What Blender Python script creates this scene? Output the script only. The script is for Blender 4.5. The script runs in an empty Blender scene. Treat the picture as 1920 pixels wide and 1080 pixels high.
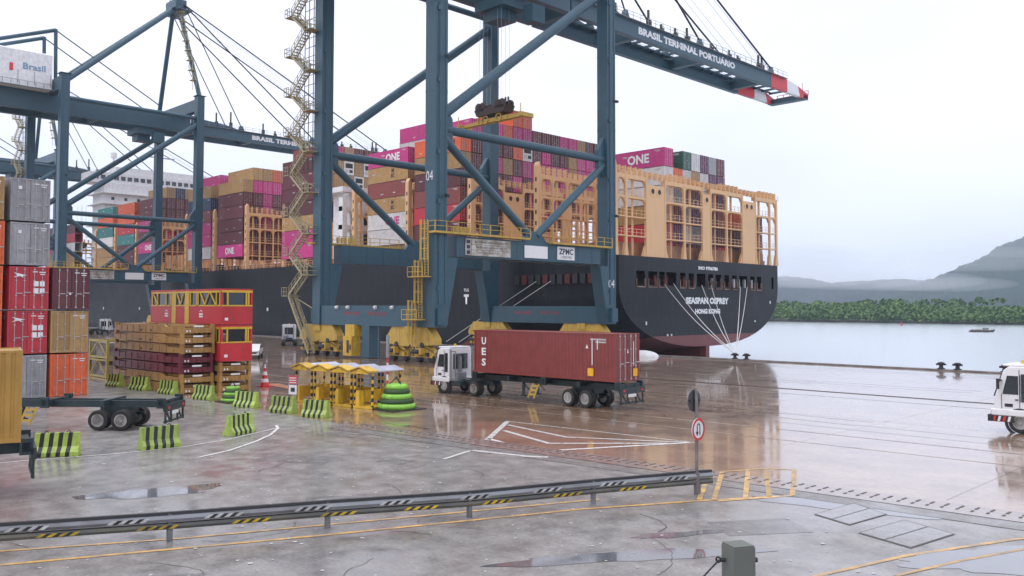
import bpy, math, random
from mathutils import Vector, Matrix
R = math.radians
random.seed(7)
S = bpy.context.scene
col = S.collection

# ---------------------------------------------------------------- camera, sky, sun, exposure
PIT, ROL, YAW, FPX = 0.0419, 0.0021, 0.7957, 1626.53
fw = Vector((-math.sin(YAW)*math.cos(PIT), math.cos(YAW)*math.cos(PIT), math.sin(PIT)))
rt = Vector((math.cos(YAW), math.sin(YAW), 0)); up = rt.cross(fw)
r_ = rt*math.cos(ROL)+up*math.sin(ROL); u_ = up*math.cos(ROL)-rt*math.sin(ROL)
cam = bpy.data.cameras.new('camera'); co = bpy.data.objects.new('camera', cam); col.objects.link(co)
co.matrix_world = Matrix(((r_.x, u_.x, -fw.x, 0), (r_.y, u_.y, -fw.y, 0), (r_.z, u_.z, -fw.z, 6.1656), (0, 0, 0, 1)))
cam.sensor_width = 36; cam.lens = 36*FPX/1920; cam.shift_x = 26.25/1920; cam.shift_y = -32.67/1920
cam.clip_start = 0.2; cam.clip_end = 20000
S.camera = co
SUN_EL, SUN_AZ = 58, 200
w = bpy.data.worlds.new('World'); S.world = w; w.use_nodes = True
nt = w.node_tree; nt.nodes.clear()
def N(t, ty, **k):
    n = t.nodes.new(ty)
    for a, b in k.items():
        if a.startswith('i_'): n.inputs[a[2:]].default_value = b
        else: setattr(n, a, b)
    return n
L_ = lambda t, a, b: t.links.new(a, b)
out = N(nt, 'ShaderNodeOutputWorld'); bg = N(nt, 'ShaderNodeBackground')
sky = N(nt, 'ShaderNodeTexSky', sky_type='NISHITA', sun_disc=False, sun_elevation=R(SUN_EL), sun_rotation=R(SUN_AZ), air_density=1.0, dust_density=4.0)
tc = N(nt, 'ShaderNodeTexCoord'); mp = N(nt, 'ShaderNodeMapping'); mp.inputs['Scale'].default_value = (1, 1, 2.6)
nz = N(nt, 'ShaderNodeTexNoise'); nz.inputs['Scale'].default_value = 2.1; nz.inputs['Detail'].default_value = 3; nz.inputs['Roughness'].default_value = .45
sx = N(nt, 'ShaderNodeSeparateXYZ'); L_(nt, tc.outputs['Generated'], sx.inputs[0])
rmp = N(nt, 'ShaderNodeValToRGB')                      # overcast: a little darker to the horizon, bright aloft
for e in rmp.color_ramp.elements: pass
rmp.color_ramp.elements[0].position = 0.0; rmp.color_ramp.elements[0].color = (7.6, 8.0, 9.8, 1)
rmp.color_ramp.elements[1].position = 1.0; rmp.color_ramp.elements[1].color = (12.0, 12.2, 13.4, 1)
e = rmp.color_ramp.elements.new(0.16); e.color = (7.9, 8.15, 9.6, 1)
L_(nt, sx.outputs['Z'], rmp.inputs[0])
L_(nt, tc.outputs['Generated'], mp.inputs[0]); L_(nt, mp.outputs[0], nz.inputs['Vector'])
nr = N(nt, 'ShaderNodeMapRange'); nr.inputs['From Min'].default_value = .3; nr.inputs['From Max'].default_value = .7; nr.inputs['To Min'].default_value = .86; nr.inputs['To Max'].default_value = 1.06
L_(nt, nz.outputs['Fac'], nr.inputs[0])
cm = N(nt, 'ShaderNodeVectorMath', operation='SCALE'); L_(nt, rmp.outputs[0], cm.inputs[0]); L_(nt, nr.outputs[0], cm.inputs['Scale'])
mx = N(nt, 'ShaderNodeMix', data_type='RGBA'); mx.inputs[0].default_value = 0.93
L_(nt, sky.outputs[0], mx.inputs[6]); L_(nt, cm.outputs[0], mx.inputs[7])
L_(nt, mx.outputs[2], bg.inputs[0]); bg.inputs[1].default_value = 0.1
L_(nt, bg.outputs[0], out.inputs[0])
sl = bpy.data.lights.new('sun', 'SUN'); so = bpy.data.objects.new('sun', sl); col.objects.link(so)
sl.energy = 0.6; sl.angle = R(25); sl.color = (1, .97, .93)
so.rotation_euler = (R(90-SUN_EL), 0, R(180-SUN_AZ)); so.location = (0, 0, 100)
S.view_settings.view_transform = 'Standard'; S.view_settings.look = 'None'; S.view_settings.gamma = 1; S.view_settings.exposure = 0.5
S.cycles.max_bounces = 6; S.cycles.volume_bounces = 3; S.cycles.volume_step_rate = 10
try: S.cycles.use_adaptive_sampling = True
except Exception: pass

# ---------------------------------------------------------------- helpers
class MB:
    def __init__(s): s.v = []; s.f = []; s.m = []
    def add(s, vs, fs, mi=0):
        o = len(s.v); s.v += [tuple(p) for p in vs]
        for f in fs: s.f.append([i+o for i in f]); s.m.append(mi)
    def box(s, x0, x1, y0, y1, z0, z1, mi=0):
        s.add([(x0,y0,z0),(x1,y0,z0),(x1,y1,z0),(x0,y1,z0),(x0,y0,z1),(x1,y0,z1),(x1,y1,z1),(x0,y1,z1)],
              [(0,3,2,1),(4,5,6,7),(0,1,5,4),(1,2,6,5),(2,3,7,6),(3,0,4,7)], mi)
    def beam(s, p, q, a, b, mi=0, upv=(0,0,1)):          # a wide (sideways), b high
        p, q = Vector(p), Vector(q); d = (q-p).normalized(); U = Vector(upv)
        if abs(d.dot(U)) > .98: U = Vector((1,0,0))
        sd = d.cross(U).normalized(); U = sd.cross(d)
        vs = [o+sd*(i*a/2)+U*(j*b/2) for o in (p, q) for i, j in ((-1,-1),(1,-1),(1,1),(-1,1))]
        s.add(vs, [(0,3,2,1),(4,5,6,7),(0,1,5,4),(1,2,6,5),(2,3,7,6),(3,0,4,7)], mi)
    def tube(s, p, q, r, n=8, mi=0, r2=None):
        p, q = Vector(p), Vector(q); d = (q-p).normalized(); U = Vector((0,0,1)) if abs(d.z) < .95 else Vector((1,0,0))
        a = d.cross(U).normalized(); b = a.cross(d); r2 = r if r2 is None else r2
        vs = [p+(a*math.cos(t)+b*math.sin(t))*r for t in [2*math.pi*i/n for i in range(n)]] + [q+(a*math.cos(t)+b*math.sin(t))*r2 for t in [2*math.pi*i/n for i in range(n)]]
        s.add(vs, [(i, (i+1) % n, n+(i+1) % n, n+i) for i in range(n)]+[tuple(range(n-1, -1, -1)), tuple(range(n, 2*n))], mi)
    def prism(s, pts, ax, a, b, mi=0):                  # polygon in the two other axes, extruded along axis ax
        def P(u, v, t): return (t,u,v) if ax == 0 else (u,t,v) if ax == 1 else (u,v,t)
        n = len(pts)
        s.add([P(u, v, a) for u, v in pts]+[P(u, v, b) for u, v in pts], [tuple(range(n-1, -1, -1)), tuple(range(n, 2*n))]+[(i, (i+1) % n, n+(i+1) % n, n+i) for i in range(n)], mi)
    def ring(s, c, ax, ro, ri, a, b, n=24, mi=0):
        o = len(s.v); vs = []
        for t in (a, b):
            for r in (ro, ri):
                for i in range(n):
                    u, v = r*math.cos(2*math.pi*i/n), r*math.sin(2*math.pi*i/n)
                    vs.append((c[0]+t, c[1]+u, c[2]+v) if ax == 0 else (c[0]+u, c[1]+t, c[2]+v) if ax == 1 else (c[0]+u, c[1]+v, c[2]+t))
        fs = []
        for i in range(n):
            j = (i+1) % n
            fs += [(i, j, n+j, n+i), (2*n+i, 3*n+i, 3*n+j, 2*n+j), (i, 2*n+i, 2*n+j, j), (n+i, n+j, 3*n+j, 3*n+i)]
        s.add(vs, fs, mi)
    def mesh(s, name, mats, smooth=False, org=(0,0,0)):
        me = bpy.data.meshes.new(name); o = Vector(org)
        me.from_pydata([Vector(p)-o for p in s.v], [], s.f)
        for m in mats: me.materials.append(m)
        me.polygons.foreach_set('material_index', s.m)
        if smooth: me.polygons.foreach_set('use_smooth', [True]*len(s.f))
        bmn(me); me.update(); return me
    def build(s, name, mats, parent=None, smooth=False, org=None):
        if not isinstance(mats, (list, tuple)): mats = [mats]
        if org is None: org = parent['org'] if parent is not None and 'org' in parent else (0,0,0)
        ob = bpy.data.objects.new(name, s.mesh(name, mats, smooth, org)); col.objects.link(ob)
        if parent is not None: ob.parent = parent; 
        ob['org'] = tuple(org)
        return ob
import bmesh
def bmn(me):
    b = bmesh.new(); b.from_mesh(me); bmesh.ops.recalc_face_normals(b, faces=b.faces); b.to_mesh(me); b.free()
def tag(o, label=None, cat=None, group=None, kind=None):
    if label: o['label'] = label
    if cat: o['category'] = cat
    if group: o['group'] = group
    if kind: o['kind'] = kind
    return o
def empty(name, loc, label, cat, group=None, rz=0, org=None):
    o = bpy.data.objects.new(name, None); col.objects.link(o); o.location = loc; o.rotation_euler = (0,0,rz)
    o['org'] = tuple(org if org is not None else (0,0,0)); o.empty_display_size = .3
    return tag(o, label, cat, group)
def kids(o): return [c for c in bpy.data.objects if c.parent == o]
def copy_tree(o, parent=None):
    c = o.copy(); col.objects.link(c); c.parent = parent
    for ch in kids(o): copy_tree(ch, c)
    return c

def mat(name, c, rough=.5, metal=0, var=.12, scale=3, streak=0, bump=0, c2=None, spec=.5, coat=0, dirt=None, dscale=.6, dthr=.62):
    m = bpy.data.materials.new(name); m.use_nodes = True; t = m.node_tree; b = t.nodes['Principled BSDF']
    b.inputs['Roughness'].default_value = rough; b.inputs['Metallic'].default_value = metal; b.inputs['Specular IOR Level'].default_value = spec
    b.inputs['Coat Weight'].default_value = coat; b.inputs['Coat Roughness'].default_value = .15
    tc = N(t, 'ShaderNodeTexCoord'); oi = N(t, 'ShaderNodeObjectInfo')
    off = N(t, 'ShaderNodeVectorMath', operation='MULTIPLY_ADD'); cx = N(t, 'ShaderNodeCombineXYZ')
    L_(t, oi.outputs['Random'], cx.inputs[0]); L_(t, oi.outputs['Random'], cx.inputs[1]); off.inputs[1].default_value = (57, 91, 13)
    L_(t, cx.outputs[0], off.inputs[0]); L_(t, tc.outputs['Object'], off.inputs[2])
    n1 = N(t, 'ShaderNodeTexNoise'); n1.inputs['Scale'].default_value = scale; n1.inputs['Detail'].default_value = 6; L_(t, off.outputs[0], n1.inputs['Vector'])
    mr = N(t, 'ShaderNodeMapRange'); mr.inputs['From Min'].default_value = .25; mr.inputs['From Max'].default_value = .75
    mr.inputs['To Min'].default_value = 1-var; mr.inputs['To Max'].default_value = 1+var; L_(t, n1.outputs['Fac'], mr.inputs[0])
    rgb = N(t, 'ShaderNodeRGB'); rgb.outputs[0].default_value = (*c, 1); cur = rgb.outputs[0]
    if c2 is not None:
        n3 = N(t, 'ShaderNodeTexNoise'); n3.inputs['Scale'].default_value = scale*.35; n3.inputs['Detail'].default_value = 5; L_(t, off.outputs[0], n3.inputs['Vector'])
        r3 = N(t, 'ShaderNodeMapRange'); r3.inputs['From Min'].default_value = .42; r3.inputs['From Max'].default_value = .62; L_(t, n3.outputs['Fac'], r3.inputs[0])
        mm = N(t, 'ShaderNodeMix', data_type='RGBA'); L_(t, r3.outputs[0], mm.inputs[0]); L_(t, cur, mm.inputs[6]); mm.inputs[7].default_value = (*c2, 1); cur = mm.outputs[2]
    if streak:
        mp = N(t, 'ShaderNodeMapping'); mp.inputs['Scale'].default_value = (2.2, 2.2, .12); L_(t, off.outputs[0], mp.inputs[0])
        n2 = N(t, 'ShaderNodeTexNoise'); n2.inputs['Scale'].default_value = 1.6; n2.inputs['Detail'].default_value = 4; L_(t, mp.outputs[0], n2.inputs['Vector'])
        r2 = N(t, 'ShaderNodeMapRange'); r2.inputs['From Min'].default_value = .5; r2.inputs['From Max'].default_value = .75; r2.inputs['To Max'].default_value = streak; L_(t, n2.outputs['Fac'], r2.inputs[0])
        mm = N(t, 'ShaderNodeMix', data_type='RGBA'); L_(t, r2.outputs[0], mm.inputs[0]); L_(t, cur, mm.inputs[6]); mm.inputs[7].default_value = (*(dirt or (.10, .07, .05)), 1); cur = mm.outputs[2]
    sc = N(t, 'ShaderNodeVectorMath', operation='SCALE'); L_(t, cur, sc.inputs[0]); L_(t, mr.outputs[0], sc.inputs['Scale'])
    rv = N(t, 'ShaderNodeMapRange'); rv.inputs['To Min'].default_value = 1-var; rv.inputs['To Max'].default_value = 1+var*.9; L_(t, oi.outputs['Random'], rv.inputs[0])
    s2 = N(t, 'ShaderNodeVectorMath', operation='SCALE'); L_(t, sc.outputs[0], s2.inputs[0]); L_(t, rv.outputs[0], s2.inputs['Scale']); L_(t, s2.outputs[0], b.inputs['Base Color'])
    rr = N(t, 'ShaderNodeMapRange'); rr.inputs['To Min'].default_value = max(.03, rough-.12); rr.inputs['To Max'].default_value = min(1, rough+.12); L_(t, n1.outputs['Fac'], rr.inputs[0]); L_(t, rr.outputs[0], b.inputs['Roughness'])
    if bump:
        bp = N(t, 'ShaderNodeBump'); bp.inputs['Strength'].default_value = bump; bp.inputs['Distance'].default_value = .05; L_(t, n1.outputs['Fac'], bp.inputs['Height']); L_(t, bp.outputs[0], b.inputs['Normal'])
    return m
def paint(name, c, **k): return mat(name, c, rough=k.pop('rough', .42), var=k.pop('var', .15), scale=k.pop('scale', 1.5), streak=k.pop('streak', .35), **k)

M = dict(
 K=paint('maroon_paint', (.13,.028,.035)), B=paint('brown_red_paint', (.26,.06,.05)), M=paint('magenta_paint', (.55,.04,.22), streak=.2), R=paint('red_paint', (.5,.03,.045), streak=.2),
 O=paint('orange_paint', (.72,.13,.04), streak=.2), T=paint('tan_paint', (.42,.25,.09)), W=paint('white_container_paint', (.66,.64,.62), streak=.25, dirt=(.3,.2,.13)), G=paint('green_paint', (.02,.1,.07)),
 N=paint('navy_paint', (.03,.055,.12)), P=paint('plum_paint', (.11,.03,.09)), Y=paint('grey_container_paint', (.33,.33,.34), streak=.45, dirt=(.16,.11,.09)), E=paint('teal_paint', (.03,.2,.19)),
 F=paint('reefer_paint', (.62,.62,.6), streak=.25, dirt=(.3,.25,.2)))
rod = mat('galvanised_rod', (.5,.47,.47), .4, .3); dark = mat('dark_steel', (.025,.025,.028), .5); black = mat('black_rubber', (.018,.018,.018), .6)
white = mat('white_paint', (.75,.75,.75), .4, var=.05); steel = mat('grey_steel', (.3,.31,.33), .35, .4); letter = mat('white_lettering', (.8,.8,.8), .5, var=.03)
crane_m = paint('crane_blue_paint', (.028,.084,.12), streak=.5, dirt=(.065,.06,.055), rough=.38, scale=.9, var=.1)
crane_g = mat('crane_girder_paint', (.034,.09,.125), .45, var=.1, scale=.9, streak=.4, dirt=(.07,.07,.07))
yel = paint('yellow_safety_paint', (.55,.36,.06), streak=.5, dirt=(.15,.1,.04)); beige = paint('lashing_bridge_paint', (.74,.45,.225), streak=.16, dirt=(.4,.2,.1), scale=.35, var=.03)
stairp = paint('stair_paint', (.38,.33,.19), streak=.4, dirt=(.2,.16,.08), var=.1)
hullm = paint('hull_black_paint', (.010,.012,.017), streak=.5, dirt=(.036,.038,.042), spec=.3, rough=.45, scale=.25, var=.08)
def seams(m, w_, h_, amt=.35, tn=.15, ms=.03):
    t = m.node_tree; b = t.nodes['Principled BSDF']; src = b.inputs['Base Color'].links[0].from_socket
    tc = N(t, 'ShaderNodeTexCoord'); sp = N(t, 'ShaderNodeSeparateXYZ'); L_(t, tc.outputs['Object'], sp.inputs[0]); ad = N(t, 'ShaderNodeMath', operation='ADD'); L_(t, sp.outputs[0], ad.inputs[0]); L_(t, sp.outputs[1], ad.inputs[1])
    cb = N(t, 'ShaderNodeCombineXYZ'); L_(t, ad.outputs[0], cb.inputs[0]); L_(t, sp.outputs[2], cb.inputs[1])
    br = N(t, 'ShaderNodeTexBrick'); br.inputs['Scale'].default_value = 1; br.inputs['Brick Width'].default_value = w_; br.inputs['Row Height'].default_value = h_; br.inputs['Mortar Size'].default_value = ms
    br.inputs['Color1'].default_value = (1-tn,1-tn,1-tn,1); br.inputs['Color2'].default_value = (1+tn,1+tn,1+tn,1); br.inputs['Mortar'].default_value = (1-amt,1-amt,1-amt,1); L_(t, cb.outputs[0], br.inputs[0])
    mm = N(t, 'ShaderNodeVectorMath', operation='MULTIPLY'); L_(t, src, mm.inputs[0]); L_(t, br.outputs[0], mm.inputs[1]); L_(t, mm.outputs[0], b.inputs['Base Color'])
    bp = N(t, 'ShaderNodeBump'); bp.inputs['Strength'].default_value = .5; bp.inputs['Distance'].default_value = .03; L_(t, br.outputs[0], bp.inputs['Height']); L_(t, bp.outputs[0], b.inputs['Normal'])
seams(hullm, 7.0, 2.4, .5); seams(crane_m, 60, 3.2, .3, .05, .02)
boot = paint('hull_red_paint', (.17,.045,.045), streak=.5, dirt=(.06,.03,.03), scale=.4)
redp = paint('signal_red_paint', (.6,.03,.04), streak=.1); glass = mat('dark_glass', (.02,.03,.035), .08, spec=.8, var=.05)
lime = paint('lime_barrier_paint', (.36,.48,.09), streak=.6, dirt=(.12,.13,.05), var=.2, scale=4); blk = mat('black_stripe_paint', (.02,.02,.02), .5)
ywp = mat('yellow_road_paint', (.62,.36,.1), .35, var=.35, scale=4, c2=(.4,.27,.14)); wrp = mat('white_road_paint', (.62,.6,.58), .3, var=.25, scale=4)
rope_m = mat('mooring_rope', (.6,.6,.58), .8); brightyel = paint('bright_yellow_paint', (.66,.41,.035), streak=.45, dirt=(.22,.15,.05), scale=3, var=.18)

def txt(body, loc, face, h, w_, m, parent=None, name='lettering', bold=.0, org=None, depth=.02, mirror=False):
    c = bpy.data.curves.new(name, 'FONT'); c.body = body; c.align_x = 'CENTER'; c.align_y = 'CENTER'; c.offset = bold; c.resolution_u = 2
    o = bpy.data.objects.new(name, c); col.objects.link(o); bpy.context.view_layer.update()
    me = bpy.data.meshes.new_from_object(o.evaluated_get(bpy.context.evaluated_depsgraph_get())); bpy.data.objects.remove(o); bpy.data.curves.remove(c)
    xs = [v.co.x for v in me.vertices]; ys = [v.co.y for v in me.vertices]
    cx, cy = (min(xs)+max(xs))/2, (min(ys)+max(ys))/2; sw = w_/(max(xs)-min(xs)); sh = h/(max(ys)-min(ys))
    if org is None: org = parent['org'] if parent is not None and 'org' in parent else (0,0,0)
    for v in me.vertices:
        a, b = (v.co.x-cx)*sw, (v.co.y-cy)*sh
        p = {'+X': (loc[0], loc[1]+a, loc[2]+b), '-Y': (loc[0]+a, loc[1], loc[2]+b), '+Z': (loc[0]+a, loc[1]+b, loc[2])}[face]
        v.co = Vector(p)-Vector(org)
    me.materials.clear(); me.materials.append(m); me.name = name
    ob = bpy.data.objects.new(name, me); col.objects.link(ob); ob['org'] = tuple(org)
    if parent is not None: ob.parent = parent
    return ob

def thing(mb, name, mats, org, label, cat, group=None, smooth=False, rz=0, local=False):
    o = mb.build(name, mats, None, smooth, (0,0,0) if local else org); o.location = org; o.rotation_euler.z = rz
    return tag(o, label, cat, group)
def struct(mb, name, mats, smooth=False, kind='structure'):
    return tag(mb.build(name, mats, None, smooth), kind=kind)

# ---------------------------------------------------------------- ground, quay, water, far bank, hills
def wet(name, c1, c2, coat, cr, rough, scale, bump, thr=None, coatb=.1, c3=None, ior=1.5, cb=.12):
    m = bpy.data.materials.new(name); m.use_nodes = True; t = m.node_tree; b = t.nodes['Principled BSDF']
    tc = N(t, 'ShaderNodeTexCoord')
    n1 = N(t, 'ShaderNodeTexNoise'); n1.inputs['Scale'].default_value = scale; n1.inputs['Detail'].default_value = 9; n1.inputs['Roughness'].default_value = .62; L_(t, tc.outputs['Object'], n1.inputs['Vector'])
    n2 = N(t, 'ShaderNodeTexNoise'); n2.inputs['Scale'].default_value = scale*.12; n2.inputs['Detail'].default_value = 5; n2.inputs['Distortion'].default_value = .6; L_(t, tc.outputs['Object'], n2.inputs['Vector'])
    n3 = N(t, 'ShaderNodeTexNoise'); n3.inputs['Scale'].default_value = scale*9; n3.inputs['Detail'].default_value = 4; L_(t, tc.outputs['Object'], n3.inputs['Vector'])
    r1 = N(t, 'ShaderNodeMapRange'); r1.inputs['From Min'].default_value = .35; r1.inputs['From Max'].default_value = .65; L_(t, n1.outputs['Fac'], r1.inputs[0])
    mm = N(t, 'ShaderNodeMix', data_type='RGBA'); L_(t, r1.outputs[0], mm.inputs[0]); mm.inputs[6].default_value = (*c1, 1); mm.inputs[7].default_value = (*c2, 1); cur = mm.outputs[2]
    r3 = N(t, 'ShaderNodeMapRange'); r3.inputs['From Min'].default_value = .3; r3.inputs['From Max'].default_value = .7; r3.inputs['To Min'].default_value = .82; r3.inputs['To Max'].default_value = 1.2; L_(t, n3.outputs['Fac'], r3.inputs[0])
    sc = N(t, 'ShaderNodeVectorMath', operation='SCALE'); L_(t, cur, sc.inputs[0]); L_(t, r3.outputs[0], sc.inputs['Scale']); L_(t, sc.outputs[0], b.inputs['Base Color'])
    b.inputs['Roughness'].default_value = rough; b.inputs['Coat IOR'].default_value = ior
    if thr is None: b.inputs['Coat Weight'].default_value = coat
    else:
        rc = N(t, 'ShaderNodeMapRange'); rc.inputs['From Min'].default_value = thr[0]; rc.inputs['From Max'].default_value = thr[1]; rc.inputs['To Min'].default_value = coatb; rc.inputs['To Max'].default_value = coat
        L_(t, n2.outputs['Fac'], rc.inputs[0]); L_(t, rc.outputs[0], b.inputs['Coat Weight'])
    rr = N(t, 'ShaderNodeMapRange'); rr.inputs['From Min'].default_value = .35; rr.inputs['From Max'].default_value = .68; rr.inputs['To Min'].default_value = cr[0]; rr.inputs['To Max'].default_value = cr[1]; L_(t, n1.outputs['Fac'], rr.inputs[0]); L_(t, rr.outputs[0], b.inputs['Coat Roughness'])
    bp = N(t, 'ShaderNodeBump'); bp.inputs['Strength'].default_value = bump; bp.inputs['Distance'].default_value = .02; L_(t, n3.outputs['Fac'], bp.inputs['Height']); L_(t, bp.outputs[0], b.inputs['Normal'])
    bq = N(t, 'ShaderNodeBump'); bq.inputs['Strength'].default_value = bump*cb; bq.inputs['Distance'].default_value = .03; L_(t, n1.outputs['Fac'], bq.inputs['Height']); L_(t, bq.outputs[0], b.inputs['Coat Normal'])
    return m
quay_m = wet('wet_quay_concrete', (.215,.128,.075), (.365,.24,.152), 1, (.02,.15), .35, .45, .25, ior=1.8, cb=.3)
asph_m = wet('damp_asphalt', (.145,.13,.12), (.28,.26,.242), .95, (.06,.26), .5, 1.1, .6, thr=(.44,.6), coatb=.3, cb=.2)
pudd_m = wet('puddle_water', (.07,.07,.075), (.10,.10,.10), 1, (.02,.09), .2, .9, .05, ior=1.6)
g = MB(); g.box(-1500, 400, -300, 91.5, -6, 0); struct(g, 'ground', [asph_m])
bx = lambda x: 26.3+max(0, x+38)*.085
g = MB(); xs = [-1400, -300, -100, -38, -30, -20, -10, 0, 20, 100, 380]
vs = [(x, bx(x), .004) for x in xs]+[(x, 91.2, .004) for x in xs]; n = len(xs)
g.add(vs, [(i, i+1, n+i+1, n+i) for i in range(n-1)]); struct(g, 'quay_apron', [quay_m])
g = MB(); g.box(-1400, 380, 90.9, 91.55, 0, .16); struct(g, 'quay_kerb', [mat('kerb_concrete', (.2,.18,.17), .35, c2=(.3,.27,.26))])
# rails let into the quay
rail_m = mat('rail_steel', (.06,.045,.04), .35, .3)
for yy, nm in ((62, 'crane_rail'), (92.1-1.2, 'crane_rail')):
    g = MB(); g.box(-1000, 300, yy-.05, yy+.05, .006, .02); g.box(-1000, 300, yy-.35, yy-.22, .006, .012); g.box(-1000, 300, yy+.22, yy+.35, .006, .012); struct(g, nm, [rail_m])
def line(pts, wd, m, name='road_marking', z=.010, gap=None):
    g = MB(); o = len(pts)
    for k in range(o-1):
        p, q = Vector((*pts[k], 0)), Vector((*pts[k+1], 0)); d = (q-p).normalized(); s_ = Vector((-d.y, d.x, 0))*wd/2
        e = d*wd*.3 if k < o-2 else Vector((0,0,0))
        g.add([(v.x, v.y, z) for v in (p-s_, q+e-s_, q+e+s_, p+s_)], [(0,1,2,3)]); z += .0004
    return struct(g, name, [m])
faint = mat('worn_white_paint', (.36,.31,.28), .3, var=.4, scale=2, c2=(.22,.16,.13))
line([(-300,40.1),(-47.5,40.2),(-28,40.7),(-22,41.2),(60,44)], .13, faint)
line([(-300,37.0),(-47.5,37.1),(-22,37.9),(60,41)], .1, faint, z=.011)
line([(-300,58.2),(-47.5,58.4),(60,59.2)], .12, faint, z=.012)
tm = wet('tyre_mark_film', (.11,.068,.045), (.2,.13,.09), 1, (.02,.2), .3, .6, .25, ior=1.6, cb=.3)
rt_ = random.Random(11)
for k in range(16):
    y = rt_.uniform(32, 88); x = rt_.uniform(-140, -20); pts = [(x+i*6, y+rt_.uniform(-.25, .25)+.03*i*i*rt_.choice((-1, 0, 1))*.3) for i in range(7)]
    for dy in (0, 1.9): line([(a, b+dy) for a, b in pts], .28, tm, 'tyre_marks', z=.0075)
jm = wet('slab_joint', (.12,.08,.06), (.2,.14,.1), 1, (.05,.2), .3, 1, .2, ior=1.7)
for y in (48, 66.5, 75, 84): line([(-300,y),(150,y)], .04, jm, 'slab_joint', z=.009)
for k in range(26): x = -190+k*9; line([(x, bx(x)+1.2),(x, 90.8)], .025, jm, 'slab_joint', z=.0095)
ck = mat('asphalt_crack', (.075,.07,.066), .7)
for k in range(26):
    x, y = rt_.uniform(-38, -8), rt_.uniform(6, 25); a = rt_.uniform(0, 6.28); pts = [(x, y)]
    for i in range(rt_.randint(6, 16)): a += rt_.uniform(-.5, .5); x += .22*math.cos(a); y += .22*math.sin(a); pts.append((x, y))
    line(pts, rt_.uniform(.012, .028), ck, 'crack', z=.007)
pm = wet('asphalt_patch', (.10,.094,.09), (.21,.195,.185), .9, (.08,.3), .5, 2.2, .6, thr=(.44,.6), coatb=.3, cb=.2)
for (x, y, w_, l_, a) in ((-31,19,1.6,3.2,.5),(-23.5,16,1.2,2.2,1.1),(-19.5,7.5,1.4,3.5,1.1),(-35.5,24.2,1.2,2.4,.2),(-12.5,22.5,1.5,2.5,1.0),(-27.8,21.5,.9,1.3,.3)):
    c, s_ = math.cos(a), math.sin(a); g = MB(); g.add([(x+i*l_/2*c-j*w_/2*s_, y+i*l_/2*s_+j*w_/2*c, .005) for i, j in ((-1,-1),(1,-1.1),(1.05,1),(-.95,1.05))], [(0,1,2,3)]); struct(g, 'asphalt_patch', [pm])
# white chevron island at the edge of the quay
for pts, wd in (([(-33.3,33.4),(-28.6,27.1)], .28), ([(-33.2,33.3),(-22.2,34.3)], .12), ([(-32.2,32.3),(-27.3,31.3),(-22.4,34.1)], .24),
                ([(-30.9,30.7),(-26.6,29.3),(-22.9,33.2)], .26), ([(-29.5,28.3),(-26.6,27.5),(-25.2,27.9),(-22.3,34.1)], .24),
                ([(-27.6,25.4),(-26.8,23.2)], .18), ([(-27.6,25.5),(-25.0,26.1),(-24.2,26.6)], .3)): line(pts, wd, wrp, z=.014)
line([(-38.5,4),(-38.24,10.09),(-38.02,11.2),(-37.62,12.7),(-37.2,14.4),(-37.0,16.8),(-37.65,19.47),(-38.65,21.38),(-39.6,23.2)], .14, wrp)
line([(-34.0,16.2),(-34.74,17.97),(-36.22,20.04),(-37.68,21.63),(-39.3,22.95),(-40.4,23.5)], .15, wrp, z=.016)
line([(-31,-6),(-23.22,6.18),(-20.2,13.2),(-17.32,20.55),(-15.2,24.6),(-13.7,27.1)], .15, ywp)
line([(-32.2,-6),(-24.57,6.4),(-22.5,10.4),(-19.66,17.4),(-17.8,22)], .12, ywp, z=.011)
line([(-17.7,28.7),(-16.7,30.9),(-15.85,31.3)], .14, ywp, z=.012)
line([(-15.03,24.5),(-13.75,27.0)], .13, ywp, z=.013)
for a, b in (((-15.5,24.2),(-17.7,28.4)), ((-15.2,24.6),(-17.5,28.9)), ((-14.6,25.5),(-17.0,29.9)), ((-14.2,26.3),(-16.7,30.7)), ((-13.75,27.0),(-15.85,31.3))): line([a, b], .17, ywp, z=.02)
line([(-9.4,19),(-8.49,22.58),(-7.09,26.18),(-5,30)], .14, ywp); line([(-8.04,20.7),(-7.41,23.05),(-6.62,25.34),(-5.6,28)], .12, ywp, z=.012)
# drain channel along the edge between asphalt and quay
dch = wet('drain_channel_concrete', (.2,.145,.12), (.33,.25,.21), .95, (.05,.2), .4, 3, .5, cb=.2); slot = mat('drain_slot', (.085,.065,.055), .5)
g = MB(); xs = list(range(-38, 61, 2))
vs = [(x, bx(x)-.5, .018) for x in xs]+[(x, bx(x)+.9, .018) for x in xs]; n = len(xs)
g.add(vs, [(i, i+1, n+i+1, n+i) for i in range(n-1)]); struct(g, 'drain_channel', [dch])
g = MB(); x = -37.5
while x < 30:
    for dy, l in ((.55, .34), (.1, .2)):
        y = bx(x)+dy+random.uniform(-.03, .03); g.box(x, x+.07, y-l/2, y+l/2, .018, .03)
    x += .42
struct(g, 'drain_slots', [slot])
g = MB(); vs = [(x, bx(x)-1.5, .012) for x in xs]+[(x, bx(x)-.55, .012) for x in xs]; g.add(vs, [(i, i+1, n+i+1, n+i) for i in range(n-1)])
struct(g, 'drain_verge', [wet('patched_asphalt', (.13,.12,.11), (.24,.22,.205), .95, (.06,.26), .5, 3, .6, thr=(.44,.6), coatb=.3, cb=.2)])
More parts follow.
